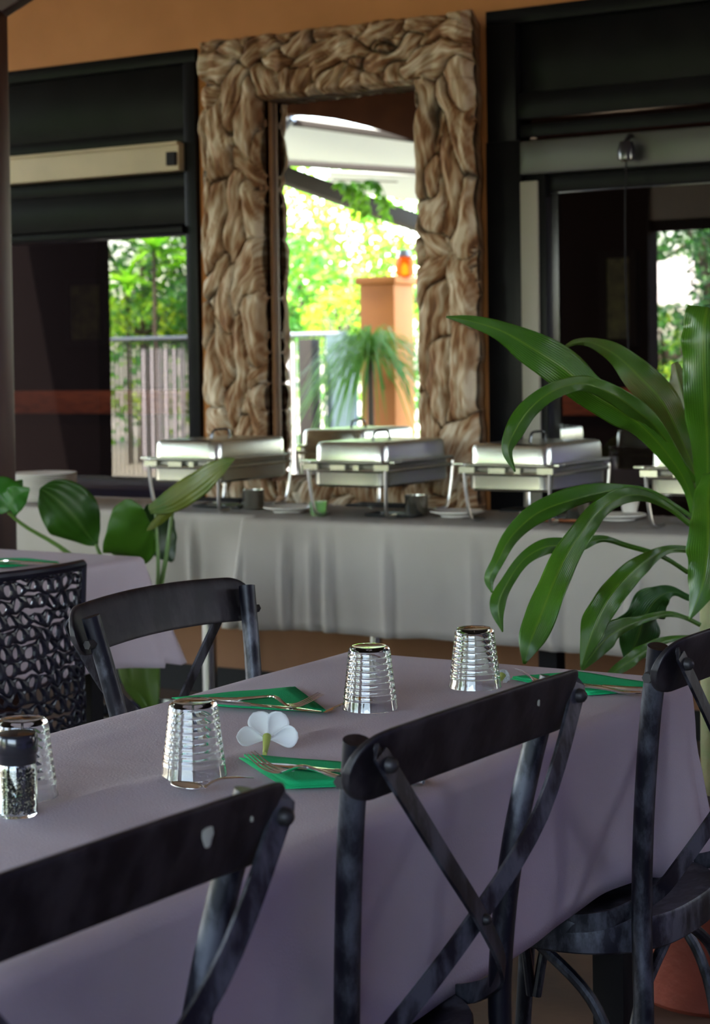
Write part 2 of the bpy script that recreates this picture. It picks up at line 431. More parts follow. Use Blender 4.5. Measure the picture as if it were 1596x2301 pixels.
bm_ = MB(); bm_.add([(-6.6, YW + .03, .6), (WLR - .05, YW + .03, .6), (WLR - .05, YW + .03, 1.78), (-6.6, YW + .03, 1.78)], [(0, 1, 2, 3)]); bm_.build('pane', M['pane'], w1, True, smooth=False)
# ---- window 2 (right)
w2 = empty('window_2', (-1.2, YW, .55)); st(w2)
z_ = lambda x, y: PY(x, y, YW).z; x_ = lambda x, y: PY(x, y, YW).x
xs0 = x_(1179, 700); xs1 = x_(1219, 700); xg = x_(1235, 700)
bm_ = MB(); B(bm_, WRL, 1.6, WT - .05, WT, YW - .02, YW + .1); B(bm_, WRL, WRL + .13, .55, 1.98, YW - .03, YW + .1); B(bm_, WRL, WRL + .11, 1.98, WT - .05, YW - .02, YW + .1)
B(bm_, WRL + .13, xs0, .55, 1.9, YW - .005, YW + .1); B(bm_, xs1, xg, .55, 1.9, YW - .02, YW + .1)
bm_.build('window_frame', M['blackframe'], w2, True, bevel=.004)
bm_ = MB(); B(bm_, WRL + .11, 1.6, 2.14, WT - .05, YW + .02, YW + .06); bm_.build('transom_panel', M['blackframe'], w2, True, bevel=.004)
bm_ = MB(); B(bm_, WRL + .11, 1.6, 2.05, 2.14, YW - .015, YW + .06); B(bm_, WRL + .11, 1.6, 1.99, 2.035, YW, YW + .06); B(bm_, WRL + .11, 1.6, 1.80, 1.86, YW - .0, YW + .06)
bm_.build('head_rail', M['blackframe'], w2, True, bevel=.005)
bm_ = MB(); B(bm_, WRL + .13, 1.6, 1.86, 1.975, YW - .04, YW + .03); bm_.build('shutter_box', M['greyrail'], w2, True, bevel=.01)
bm_ = MB(); B(bm_, xs0, xs1, .55, 1.84, YW - .03, YW + .05); bm_.build('shutter_guide', M['greyjamb'], w2, True, bevel=.004)
bm_ = MB(); bm_.add([(xg - .02, YW + .03, .55), (1.6, YW + .03, .55), (1.6, YW + .03, 1.83), (xg - .02, YW + .03, 1.83)], [(0, 1, 2, 3)]); bm_.build('pane', M['pane'], w2, True, smooth=False)
# little spotlight hanging in front of window 2
pl = PY(1408, 338, YW - .08)
sp = empty('spotlight', (pl.x, pl.y, pl.z)); tag(sp, 'small black spotlight with hanging cord at the top of the right window', 'spotlight')
bm_ = MB(); bm_.lathe([(0, .03), (.022, .028), (.03, 0), (.028, -.03), (0, -.028)], (0, 0, 0), 20); bm_.build('lamp_head', M['blackplastic'], sp)
bm_ = MB(); bm_.lathe([(0, -.031), (.02, -.031), (.016, -.036), (0, -.037)], (0, 0, 0), 20); bm_.build('lens', M['steel'], sp)
bm_ = MB(); bm_.tube([(0, 0, .03), (0, .03, .05), (0, .055, .05)], .008, 8); bm_.build('bracket', M['blackmatte'], sp)
bm_ = MB(); bm_.tube(smooth_pts([(0, .0, -.03), (-.01, .01, -.15), (-.015, .02, -.4), (-.01, .03, -.75)], 14), .003, 6); bm_.build('cord', M['blackmatte'], sp)

# ---- things in the dark room
cn = empty('bar_counter', (-6, 8.85, 0)); tag(cn, 'long reddish brick bar counter in the dark room behind the windows', 'counter')
Yc = 8.6; p0 = PY(30, 881, Yc); p1 = PY(30, 930, Yc)
bm_ = MB(); bm_.box((-11, Yc, p1.z), (.5, Yc + .5, p0.z)); bm_.build('counter_band', M['brick'], cn, True, bevel=.01)
bm_ = MB(); bm_.box((-11, Yc + .05, -.02), (.5, Yc + .45, p1.z)); bm_.build('counter_base', M['interior'], cn, True)
bn = empty('bench', (-6.4, 7.2, 0)); tag(bn, 'navy blue upholstered bench in the room behind the left window', 'bench')
pb = PY(250, 1095, 7.0)
bm_ = MB(); bm_.box((-8.5, 7.0, .55), (-5.0, 7.5, pb.z)); bm_.build('seat', M['navy'], bn, True, bevel=.04)
bm_ = MB(); bm_.box((-8.4, 7.05, 0), (-5.1, 7.4, .55)); bm_.build('base', M['interior'], bn, True)
for (x0_, y0_, x1_, y1_, lab) in ((152, 642, 222, 762, 'dull panel standing in for a dim inner window, seen through the left window'), (1358, 580, 1412, 760, 'dull panel standing in for a dim inner window, seen through the right window')):
    a = PY(x0_, y0_, 11.6); c = PY(x1_, y1_, 11.6)
    pf = empty('dim_window_panel', ((a.x + c.x) / 2, 11.7, c.z)); tag(pf, lab, 'dimwindow')
    bm_ = MB(); bm_.box((a.x, 11.64, c.z), (c.x, 11.66, a.z)); bm_.build('print', M['dimwindow'], pf, True)  # dull colour stands in for the faint light of an inner window
    bm_ = MB(); w = .05
    for q in (((a.x - w, 11.62, c.z - w), (a.x, 11.7, a.z + w)), ((c.x, 11.62, c.z - w), (c.x + w, 11.7, a.z + w)), ((a.x, 11.62, a.z), (c.x, 11.7, a.z + w)), ((a.x, 11.62, c.z - w), (c.x, 11.7, c.z))): bm_.box(*q)
    bm_.build('frame', M['blackmatte'], pf, True)
# unlit pendant and two point lamps, all unseen, added to brighten the counter
pd = empty('added_pendant', (-5.5, 7.7, 2.6)); tag(pd, 'added unlit pendant lamp, unseen in the room behind the wall', 'lamp')
bm_ = MB(); bm_.lathe([(.02, .1), (.05, .08), (.16, -.05), (.15, -.05), (.04, .07)], (0, 0, 0), 24); bm_.build('lamp_shade', M['blackmatte'], pd)
bm_ = MB(); bm_.tube([(0, 0, .08), (0, 0, .4)], .005, 6); bm_.build('cord', M['blackmatte'], pd)
for lx in (-7.3, -3.4):
    ld = bpy.data.lights.new('counter_fill', 'POINT'); ld.energy = 16; ld.color = (1, .75, .5); ld.shadow_soft_size = .08
    lo_ = bpy.data.objects.new('counter_fill', ld); COL.objects.link(lo_); lo_.location = (lx, 7.6, 2.45)

# ---- oxblood wooden post at the left
pp = PX(27, 1230, -4.05) if False else None
dpost = 5.35
a = PD(8, 40, dpost); b_ = PD(27, 1230, dpost)
px_, py_ = (a.x + b_.x) / 2 + (.07 * sin(YAW) / cos(YAW)) * -1.0, (a.y + b_.y) / 2
po = empty('wooden_post', (px_ - .07, py_, 0)); tag(po, 'dark red-brown wooden post with an angled brace at the left edge', 'post')
bm_ = MB(); bm_.box((px_ - .14, py_ - .07, 0), (px_, py_ + .07, CEIL - .001)); bm_.build('column', M['post'], po, True, bevel=.008)
q0 = PD(-10, 20, dpost); q1 = PD(160, -90, dpost)
bm_ = MB(); dirv = (q1 - q0).normalized(); bm_.bar(q0 + Vector((0, 0, .02)), q0 + dirv * (CEIL - .08 - q0.z) / dirv.z, .09, .09); bm_.build('brace', M['post'], po, True, bevel=.006)

# ------------------------------------------------------------------ mirror with root-wood frame
YF = YM - .085     # front of frame
XO0, XO1, XI0, XI1 = -3.925, -2.815, -3.668, -3.034
ZO0, ZO1, ZI0, ZI1 = .62, 2.415, .834, 2.183
GX0 = PY(612, 500, YM).x


def vor(x, z, s=1.):
    # warped cell noise: distance to the crack between two roots
    wx = x + .032 * noise.noise(Vector((x * 5, z * 3, 1.7))) + .012 * noise.noise(Vector((x * 17, z * 13, 5)))
    wz = z + .05 * noise.noise(Vector((x * 5, z * 3, 9.1))) + .015 * noise.noise(Vector((x * 17, z * 13, 8)))
    return wx, wz


rc = random.Random(31)
seeds = []
for i in range(420):
    x = rc.uniform(XO0 - .1, XO1 + .1); z = rc.uniform(ZO0 - .1, ZO1 + .1)
    ang = rc.gauss(pi / 2, .32) if ZI0 - .05 < z < ZI1 + .03 else rc.gauss(0.1, .55)
    seeds.append((x, z, ang, rc.uniform(1.6, 4.6), rc.random(), rc.uniform(.75, 1.2)))
# thin the seeds so the roots come out large
kept = []
for sdd in seeds:
    if all((sdd[0] - k[0]) ** 2 + (sdd[1] - k[1]) ** 2 > .085 ** 2 for k in kept): kept.append(sdd)
seeds = kept


def frame_sample(x, z):
    wx, wz = vor(x, z); best = []
    for i, (sx, sz, an, el, rr, sc) in enumerate(seeds):
        dx, dz = wx - sx, wz - sz
        if abs(dx) > .35 or abs(dz) > .35: continue
        u = dx * cos(an) + dz * sin(an); v = -dx * sin(an) + dz * cos(an)
        best.append((sqrt((u / el) ** 2 + v * v) * sc * 2.0, i, u, v))
    best.sort(); d1 = best[0]; d2 = best[1] if len(best) > 1 else (d1[0] + 1,)
    pr_ = (min(d1[1], d2[1]) * 37 + max(d1[1], d2[1]) * 101) % 17 / 17. if len(d2) > 1 else 1.
    w_ = .006 + .030 * max(0, .5 + .9 * noise.noise(Vector((x * 9, z * 9, 7)))) * (1 if pr_ < .6 else .35)
    crack = min(1, max(0, (d2[0] - d1[0]) / w_))
    soft = min(1, (d2[0] - d1[0]) / .09)
    _, i, u, v = d1; rr = seeds[i][4]
    gr = .56 + .42 * noise.noise(Vector((u * 9 + rr * 30, v * 85, rr * 9))) + .34 * noise.noise(Vector((u * 26, v * 170, rr * 5))) + .34 * noise.noise(Vector((x * 11, z * 9, rr * 3))) + (rr - .5) * .12
    h = .014 * (crack ** .5) + .006 * soft ** .7 + .014 * rr * min(1, soft * 2) + .006 * noise.noise(Vector((u * 9, v * 60, rr * 9))) + .016 * noise.noise(Vector((x * 10, z * 7, 2))) + .008 * noise.noise(Vector((x * 30, z * 20, 6)))
    return crack, gr, h


mir = empty('wall_mirror', ((XO0 + XO1) / 2, YM, ZO0)); tag(mir, 'tall mirror in a chunky carved driftwood-like frame on the orange wall', 'mirror')


def frame_piece(x0, x1, z0, z1, step=.0052):
    nx = int((x1 - x0) / step) + 1; nz = int((z1 - z0) / step) + 1
    vs = []; cr = []; gn = []; fs = []
    for j in range(nz + 1):
        for i in range(nx + 1):
            x = x0 + (x1 - x0) * i / nx; z = z0 + (z1 - z0) * j / nz
            c, g_, h = frame_sample(x, z)
            # wobble of outer and inner silhouettes
            wob = .012 * noise.noise(Vector((x * 6, z * 9, 3.3))) + .004 * noise.noise(Vector((x * 25, z * 25, 4)))
            xx, zz = x, z
            e = min(x - XO0, XO1 - x, z - ZO0, ZO1 - z)
            if e < .03: xx += wob * (1 if abs(x - XO0) < .03 or abs(x - XO1) < .03 else 0); zz += wob * (1 if abs(z - ZO0) < .03 or abs(z - ZO1) < .03 else 0)
            ei = min(max(abs(x - (XI0 + XI1) / 2) - (XI1 - XI0) / 2, abs(z - (ZI0 + ZI1) / 2) - (ZI1 - ZI0) / 2), e)
            rim = max(0, 1 - ei / .016)
            y = YF - h + .045 * rim ** 2
            if c < .25: y += .01
            vs.append((xx, y, zz)); cr.append(c); gn.append(g_)
    for j in range(nz):
        for i in range(nx):
            a = j * (nx + 1) + i; fs.append((a, a + 1, a + nx + 2, a + nx + 1))
    return vs, cr, gn, fs, nx, nz


V = []; CR = []; GR = []; FS = []
for (x0, x1, z0, z1) in ((XO0, XI0 - .0, ZO0, ZI1), (XI1, XO1, ZO0, ZI1), (XO0, XO1, ZI1, ZO1), (XI0, XI1, ZO0, ZI0)):
    vs, cr, gn, fs, nx, nz = frame_piece(x0, x1, z0, z1)
    o = len(V); V += vs; CR += cr; GR += gn; FS += [[o + q for q in f] for f in fs]
    # side skirts back to the wall
    def sk(idx):
        base = len(V)
        for q in idx:
            p = V[o + q]; ctr = Vector((-3.36, 0, 1.5)); ow = min(p[0] - XO0, XO1 - p[0], p[2] - ZO0, ZO1 - p[2]) < .025
            V.append((p[0] + (.04 if p[0] < -3.36 else -.04) * ow, YW - .003 if ow else YM - .002, p[2] + (.0 if p[2] < 1.5 else -.03) * ow)); CR.append(1.); GR.append(.30)
        for k in range(len(idx) - 1): FS.append([o + idx[k], o + idx[k + 1], base + k + 1, base + k])
    row = nx + 1
    sk([j * row for j in range(nz + 1)]); sk([j * row + nx for j in range(nz + 1)]); sk(list(range(nx + 1))); sk([nz * row + i for i in range(nx + 1)])
off = mir.location
me = bpy.data.meshes.new('frame'); me.from_pydata([Vector(p) - off for p in V], [], FS)
at = me.attributes.new('crack', 'FLOAT', 'POINT'); at.data.foreach_set('value', CR)
at = me.attributes.new('grain', 'FLOAT', 'POINT'); at.data.foreach_set('value', GR)
me.polygons.foreach_set('use_smooth', [True] * len(me.polygons)); me.materials.append(M['root'])
fo = bpy.data.objects.new('frame', me); COL.objects.link(fo); fo.parent = mir
bm_ = MB(); bm_.add([(XI0 - .05, YM, ZI0), (XI1 + .08, YM, ZI0), (XI1 + .08, YM, ZI1 + .1), (XI0 - .05, YM, ZI1 + .1)], [(0, 1, 2, 3)]); bm_.build('mirror_glass', M['mirror'], mir, True, smooth=False)
bm_ = MB()   # inner brown moulding, stepped
for (ya, yb2, dx_) in ((YF + .012, YF + .03, .0), (YF + .034, YF + .058, .006), (YF + .062, YM - .001, .012)):
    bm_.box((XI0 - .012, ya, ZI0 + .001), (XI0 + dx_ - .006, yb2, ZI1 + .03)); bm_.box((XI1 + .006, ya, ZI0 + .001), (XI1 + .02, yb2, ZI1 + .03))
bm_.build('inner_moulding', M['innerwood'], mir, True, bevel=.004)

# ------------------------------------------------------------------ cloths
def drape(name, x0, x1, y0, y1, z, drop, label, group, m, cat='tablecloth', amp=.010, flare=.012, seed=1, creases=(), wave=9., rr=.018, sides=(1, 1, 1, 1), step=.03, sag=None, hemf=None, cfl=1., vfolds=()):
    """one cloth sheet over a rectangular top: top grid + skirt down all round; sides = (x-, x+, y-, y+)"""
    mb_ = MB(); nx = max(8, int((x1 - x0) / step)); ny = max(8, int((y1 - y0) / step))

    def ztop(x, y):
        h = z + .0015 * noise.noise(Vector((x * 3, y * 3, seed)))
        for (ax, ay, bx, by, w, hh) in creases:
            dx, dy = bx - ax, by - ay; L_ = dx * dx + dy * dy
            t_ = max(0, min(1, ((x - ax) * dx + (y - ay) * dy) / L_))
            d = hypot(x - ax - dx * t_, y - ay - dy * t_); h += hh * exp(-(d / w) ** 2)
        if sag: h += sag(x, y)
        return h
    mb_.grid([[(x0 + (x1 - x0) * i / nx, y0 + (y1 - y0) * j / ny, ztop(x0 + (x1 - x0) * i / nx, y0 + (y1 - y0) * j / ny)) for i in range(nx + 1)] for j in range(ny + 1)])
    # perimeter loop
    per = []
    for i in range(nx): per.append((x0 + (x1 - x0) * i / nx, y0, 0, -1))
    for j in range(ny): per.append((x1, y0 + (y1 - y0) * j / ny, 1, 0))
    for i in range(nx): per.append((x1 - (x1 - x0) * i / nx, y1, 0, 1))
    for j in range(ny): per.append((x0, y1 - (y1 - y0) * j / ny, -1, 0))
    loop = []; acc = 0.
    full = []
    for k, (x, y, nx_, ny_) in enumerate(per):
        corner = (k in (0, nx, nx + ny, 2 * nx + ny))
        if corner:
            prev = per[k - 1]
            for s_ in range(5):
                t_ = s_ / 4; vx = prev[2] * (1 - t_) + nx_ * t_; vy = prev[3] * (1 - t_) + ny_ * t_; l = hypot(vx, vy)
                full.append((x, y, vx / l, vy / l, 1.0 * sin(pi * (.15 + .7 * t_)) if True else 0))
        else:
            # distance to the nearest corner for the flare
            dc = min(hypot(x - cx_, y - cy_) for cx_ in (x0, x1) for cy_ in (y0, y1))
            full.append((x, y, nx_, ny_, exp(-(dc / .10) ** 2) * .8))
    rows = []
    K = 16
    for r_ in range(K + 1):
        row = []
        for (x, y, ax, ay, cf) in full + [full[0]]:
            if r_ <= 4:
                th = r_ / 4 * pi / 2; o_ = rr * sin(th); dz = rr * (1 - cos(th))
                row.append((x + ax * o_, y + ay * o_, ztop(x, y) - dz)); continue
            q = (r_ - 4) / (K - 4)
            dd = drop
            if hemf: dd = hemf(x, y, ax, ay, drop)
            dz = rr + (dd - rr) * q
            s_ = x * 1.0 + y * 1.0 + (x - y) * .35
            fold = amp * (noise.noise(Vector((s_ * wave, q * .8, seed))) + .6 * noise.noise(Vector((s_ * wave * 2.3, q * 1.4, seed + 5)))) * q ** .8
            wr = .25 * amp * noise.noise(Vector((s_ * wave * 2, z * 9 + q * 6, seed + 9)))
            o_ = rr + fold + wr + flare * q + cf * .07 * q ** 1.2
            for vx in vfolds: o_ += .010 * exp(-((x - vx) / .012) ** 2) * min(1, q * 3) - .007 * exp(-((x - vx - .028) / .014) ** 2) * min(1, q * 3)
            cf = cf * cfl
            hz = .012 * noise.noise(Vector((s_ * wave * .8, 3, seed + 2))) * q
            row.append((x + ax * o_, y + ay * o_, ztop(x, y) - dz + hz - cf * .045 * q))
        rows.append(row)
    mb_.grid(rows)
    o = mb_.build(name, m, None, auto=180)
    bm = bmesh.new(); bm.from_mesh(o.data); bmesh.ops.remove_doubles(bm, verts=bm.verts, dist=.0004); bmesh.ops.recalc_face_normals(bm, faces=bm.faces); bm.to_mesh(o.data); bm.free()
    md = o.modifiers.new('thickness', 'SOLIDIFY'); md.thickness = .0012; md.offset = -1
    tag(o, label, cat, group)
    return o


def table(name, x0, x1, y0, y1, z, label, cat, legs, m_top, m_leg, group=None, pedestal=None):
    t_ = empty(name, ((x0 + x1) / 2, (y0 + y1) / 2, 0)); tag(t_, label, cat, group)
    bm_ = MB(); bm_.box((x0, y0, z - .03), (x1, y1, z)); bm_.build('tabletop', m_top, t_, True, bevel=.004)
    for (lx, ly) in legs:
        bm_ = MB(); bm_.box((lx - .025, ly - .025, 0), (lx + .025, ly + .025, z - .03)); bm_.build('leg', m_leg, t_, True, bevel=.003)
    return t_


M['tabletop'] = mat('table_board', (.10, .06, .04), .5)
TZ = .75
# main table
TX0, TX1, TY0, TY1 = -1.60, -1.0, .55, 2.625
mtab = table('dining_table', TX0 + .01, TX1 - .01, TY0 + .01, TY1 - .01, TZ - .006, 'long dining table under the lilac-grey cloth in the foreground', 'table', [(-1.52, .65), (-1.08, .65), (-1.52, 2.52), (-1.08, 2.52)], M['tabletop'], M['blackmatte'])
p = lambda x, y: PZ(x, y)
def seg(a, b_, w, h):
    A = PZ(*a); C_ = PZ(*b_); return (A.x, A.y, C_.x, C_.y, w, h)
creases = [seg((60, 1835), (400, 1745), .014, .007), seg((400, 1745), (700, 1655), .014, .004), seg((700, 1655), (1010, 1580), .014, .005),
           seg((180, 1618), (335, 1634), .006, .003), seg((335, 1634), (110, 1690), .008, .0025), seg((120, 1710), (520, 1745), .005, -.0022),
           seg((640, 1800), (700, 1770), .008, .0015), seg((-60, 1870), (200, 1905), .01, -.0015), seg((900, 1500), (1400, 1535), .008, .001)]
drape('tablecloth', TX0, TX1 - .012, TY0, TY1, TZ, .262, 'lilac-grey tablecloth laid with tumblers and green napkins on the foreground table', 'lilac-grey cloths', M['cloth'], creases=creases, seed=3, amp=.009, wave=5.5, flare=-.02, step=.02)
# second table, left middle distance
T2X0, T2X1, T2Y0, T2Y1 = -3.75, -2.87, 2.75, 3.70
t2 = table('dining_table', T2X0 + .01, T2X1 - .01, T2Y0 + .01, T2Y1 - .01, TZ - .006, 'second dining table at the left under a lilac cloth, in front of the plant', 'table', [(-3.65, 2.85), (-2.97, 2.85), (-3.65, 3.6), (-2.97, 3.6)], M['tabletop'], M['blackmatte'])
drape('tablecloth', T2X0, T2X1 - .018, T2Y0, T2Y1, TZ, .26, 'lilac-grey tablecloth on the second table, behind the black lattice chair', 'lilac-grey cloths', M['cloth'], seed=8, amp=.014, wave=4, flare=.03, cfl=.45)
# buffet tables
BZ = .75; BX = PY(557, 1250, 4.80).x
tb = table('buffet_table', -5.3, BX - .03, 4.9, 5.35, BZ - .006, 'left buffet table under a white cloth that hangs to knee height', 'table', [], M['tabletop'], M['darksteel'])
for lx in (-5.1,):
    bm_ = MB(); bm_.box((lx - .025, 5.1, 0), (lx + .025, 5.15, BZ - .036)); bm_.build('leg', M['darksteel'], tb, True)
pl_ = PY(494, 1540, 5.37)
bm_ = MB(); bm_.lathe([(0, BZ - .04), (.026, BZ - .04), (.026, .03), (.03, .026), (.20, .012), (.21, 0), (0, 0)], (pl_.x, 5.31, 0), 32); bm_.build('pedestal_leg', M['darksteel'], tb, True)
tb2 = table('buffet_table', BX + .03, 1.2, 4.79, 5.30, BZ - .006, 'right buffet table carrying three chafing dishes along the wall', 'table', [], M['tabletop'], M['darksteel'])
l1 = PY(845, 1440, 5.2); l2 = PY(1240, 1450, 5.0)
bm_ = MB(); bm_.tube([(l1.x, 5.2, 0), (l1.x, 5.2, BZ - .036)], .02, 16); bm_.build('leg', M['steel'], tb2, True)
bm_ = MB(); bm_.box((l2.x - .03, 4.97, 0), (l2.x + .03, 5.03, BZ - .036)); bm_.build('leg', M['blackmatte'], tb2, True)
bm_ = MB(); bm_.box((1.1, 4.97, 0), (1.15, 5.03, BZ - .036)); bm_.build('leg', M['blackmatte'], tb2, True)
hem1 = PY(590, 1393, 4.87).z
bf_creases = [(x, 4.7, x, 5.4, .006, .002) for x in (-3.0, -2.55, -2.1, -1.65)]
drape('tablecloth', -5.35, BX - .035, 4.89, 5.355, BZ, .34, 'white cloth on the left buffet table, ending at the dark gap between cloths', 'white buffet cloths', M['buffetcloth'], seed=12, amp=.016, wave=3.2, flare=.0, rr=.02, cfl=.05, step=.012, vfolds=(PY(430, 1250, 4.87).x,))
drape('tablecloth', BX + .015, 1.25, 4.775, 5.32, BZ, .345, 'white cloth on the right buffet table with square ironed folds', 'white buffet cloths', M['buffetcloth'], seed=15, amp=.013, wave=4.5, flare=.0, rr=.02, cfl=.05, step=.012, creases=bf_creases, vfolds=[PY(x_v, 1250, 4.76).x for x_v in (640, 700, 735, 868, 1062, 1240, 1420)])

# ------------------------------------------------------------------ cross-back chairs
ROT = {}
def post_y(z):   # backward lean of a back post
    T = [(-.07, -.04), (.2, -.01), (.45, 0), (.55, -.004), (.65, -.014), (.75, -.030), (.82, -.044), (.853, -.051)]
    for (a, va), (b2, vb) in zip(T, T[1:]):
        if z <= b2: return va + (vb - va) * (z - a) / (b2 - a)
    return T[-1][1]
def post_x(z):
    T = [(-.07, .212), (.2, .18), (.45, .166), (.55, .170), (.65, .180), (.75, .196), (.853, .214)]
    for (a, va), (b2, vb) in zip(T, T[1:]):
        if z <= b2: return va + (vb - va) * (z - a) / (b2 - a)
    return T[-1][1]


def make_chair():
    """local frame: +y is where the sitter faces, posts at y=0"""
    root = empty('cross_back_chair', (0, 0, 0))
    for s_ in (-1, 1):
        pts = smooth_pts([(s_ * post_x(z), post_y(z), z) for z in (-.0643, .2, .35, .45, .55, .65, .75, .853)], 30)
        bm_ = MB(); bm_.tube(pts, .0145, 16); o = bm_.build('back_post', M['chair'], root)
        # bolts near the post top
        bm_ = MB(); y_ = post_y(.815); x0_ = s_ * post_x(.815)
        bm_.tube([(x0_ + s_ * .010, y_ + .0, .812), (x0_ + s_ * .027, y_ + .0, .812)], [.0085, .0075], 6)
        bm_.build('bolt', M['bolt'], o)
        # front legs
        bm_ = MB(); bm_.tube(smooth_pts([(s_ * .165, .36, .425), (s_ * .17, .365, .3), (s_ * .185, .385, .12), (s_ * .195, .40, -.0643)], 14), .0135, 14); bm_.build('front_leg', M['chair'], root)
    # top rail: bent flat board, bulging backwards, rounded ends lapping over the posts
    rows = []; n_ = 44; X_ = .247
    outer = []; 
    for i in range(n_ + 1):
        t_ = -1 + 2 * i / n_; x = X_ * sin(t_ * pi / 2 * .97) / sin(pi / 2 * .97)
        u = x / X_
        yb = -.068 - .022 * (1 - u * u) + .008 * max(0, abs(u) - .85) / .15
        zc = .826 + .010 * (1 - u * u)
        h = .038
        e = max(0, (abs(u) - .80) / .20)
        h *= sqrt(max(0.0, 1 - e ** 2.6)) * .98 + .02
        ring = []
        for k in range(32):      # superelliptic section: a flat board with softened edges
            a_ = 2 * pi * k / 32; cc, ss = cos(a_), sin(a_)
            q = copysign(abs(ss) ** .35, ss); t_ = .0052 * copysign(abs(cc) ** .5, cc)
            ring.append((x, yb - .012 * q * h / .038 + t_, zc + h * q))
        rows.append(ring + [ring[0]])
    bm_ = MB(); bm_.grid(rows); bm_.add(rows[0][:32], [tuple(range(32))]); bm_.add(rows[-1][:32], [tuple(range(32))]); rl = bm_.build('top_rail', M['rail'], root, auto=50)
    # crossing straps, on the back of the rail then bending forward round the seat
    for s_, dy in ((-1, -.008), (1, 0)):
        ctrl = [(s_ * .226, -.078 + dy, .846), (s_ * .218, -.083 + dy, .832), (s_ * .115, -.088 + dy, .712), (0, -.066 + dy, .614), (-s_ * .105, -.034 + dy * .6, .530), (-s_ * .148, -.008, .490), (-s_ * .180, .06, .452), (-s_ * .192, .16, .440), (-s_ * .178, .26, .436), (-s_ * .140, .33, .43)]
        pts = smooth_pts(ctrl, 46); rows = []
        for i, p_ in enumerate(pts):
            d = (pts[min(i + 1, 45)] - pts[max(i - 1, 0)]).normalized()
            # flat side faces back, turning to face outwards along the seat
            t_ = max(0, min(1, (i - 28) / 8))
            nrm = Vector((0, -1, .25)).lerp(Vector((-s_, 0, 0)), t_).normalized()
            w = d.cross(nrm).normalized()
            nn = w.cross(d).normalized()
            hw = .0125 if i > 4 else .0125 * sqrt(1 - (1 - (i + .35) / 5) ** 2)
            rows.append([p_ - w * hw - nn * .0022, p_ + w * hw - nn * .0022, p_ + w * hw + nn * .0022, p_ - w * hw + nn * .0022, p_ - w * hw - nn * .0022])
        bm_ = MB(); bm_.grid(rows); bm_.add([r_ for r_ in rows[0][:4]], [(0, 1, 2, 3)]); bm_.add([r_ for r_ in rows[-1][:4]], [(0, 1, 2, 3)])
        so_ = bm_.build('cross_strap', M['chair'], root)
        bm_ = MB(); bm_.lathe([(0, .011), (.004, .010), (.0075, .007), (.0085, .003), (.009, 0)], (0, 0, 0), 14)
        R_ = Matrix.Rotation(radians(90), 4, 'X')
        bm_.v = [R_ @ q + Vector((s_ * .219, -.0855 + dy, .833)) for q in bm_.v]
        bm_.build('bolt', M['bolt'], so_)
    bm_ = MB(); bm_.lathe([(0, .008), (.004, .007), (.0065, .004), (.007, 0)], (0, 0, 0), 12); R_ = Matrix.Rotation(radians(90), 4, 'X')
    bm_.v = [R_ @ q + Vector((0, -.077, .615)) for q in bm_.v]; bm_.build('centre_rivet', M['bolt'], root)
    # seat: rounded slightly dished disc with a band
    def rim(a, k=1.): return (.200 * k * copysign(abs(cos(a)) ** .72, cos(a)), .185 + .195 * k * copysign(abs(sin(a)) ** .78, sin(a)))
    rings = []; N_ = 48
    for (k, z) in ((.001, .434), (.35, .435), (.75, .441), (.92, .449), (.99, .450), (1.0, .446), (1.0, .405), (.985, .402), (.97, .405), (.97, .43), (.5, .425), (.001, .424)):
        rings.append([(*rim(2 * pi * j / N_, k), z) for j in range(N_ + 1)])
    bm_ = MB(); bm_.grid(rings); bm_.build('seat', M['chair'], root)
    # curved under-seat braces
    for (a, b2) in (((-.18, .02), (.18, .02)), ((-.17, .36), (.17, .36)), ((-.17, .03), (-.17, .35)), ((.17, .03), (.17, .35))):
        A = Vector((a[0], a[1], .19)); C_ = Vector((b2[0], b2[1], .19)); mid = (A + C_) / 2
        for (P0, P1) in ((A, mid), (C_, mid)):
            top = P0.lerp(P1, .85); top.z = .405; q = P0.lerp(P1, .35); q.z = .345
            bm_ = MB(); bm_.tube(smooth_pts([P0, P0.lerp(P1, .12) + Vector((0, 0, .09)), q, top], 14), .0085, 10); bm_.build('seat_brace', M['chair'], root)
    return root


ch = make_chair()
# local posts midpoint placed from the photograph; near-side chairs face -X, far chair faces +X
specs = [((-.957, 1.722), pi / 2 - .05, 'black cross-back chair in the centre foreground, its whole cross showing'),
         ((-.950, 1.092), pi / 2 - .05, 'black cross-back chair at the bottom left with a large pale paint chip on its rail'),
         ((-.912, 2.397), pi / 2 - .05, 'black cross-back chair at the right edge with seat and curved braces showing'),
         ((-1.673, 2.294), -pi / 2, 'black cross-back chair on the far side of the foreground table')]
chairs = []
for i, (xy, rz, lab) in enumerate(specs):
    o = ch if i == 0 else copy_tree(ch)
    o.location = (xy[0], xy[1], .061); o.scale = (.948,) * 3; o.rotation_euler = (0, 0, rz)
    tag(o, lab, 'chair', 'cross-back chairs around the foreground table'); chairs.append(o)
# paint chips on two rails
def chip(chair, lx, lz, w, h, seed):
    r_ = random.Random(seed); u = lx / .247
    yb = -.068 - .022 * (1 - u * u) - .007
    zc = .826 + .010 * (1 - u * u); q = (lz - zc) / .038
    yb -= .012 * q
    bm_ = MB(); n_ = 12; vs = [(lx, yb - .0012, lz)]
    for k in range(n_): a = 2 * pi * k / n_; e = r_.uniform(.75, 1.1); vs.append((lx + w * e * cos(a), yb - .0002 , lz + h * e * sin(a)))
    bm_.add(vs, [(0, k + 1, (k + 1) % n_ + 1) for k in range(n_)])
    bm_.build('paint_chip', M['chip'], chair)

chip(chairs[0], .095, .845, .0035, .0045, 1); chip(chairs[1], .095, .845, .008, .011, 2); chip(chairs[1], .165, .843, .0025, .003, 3)
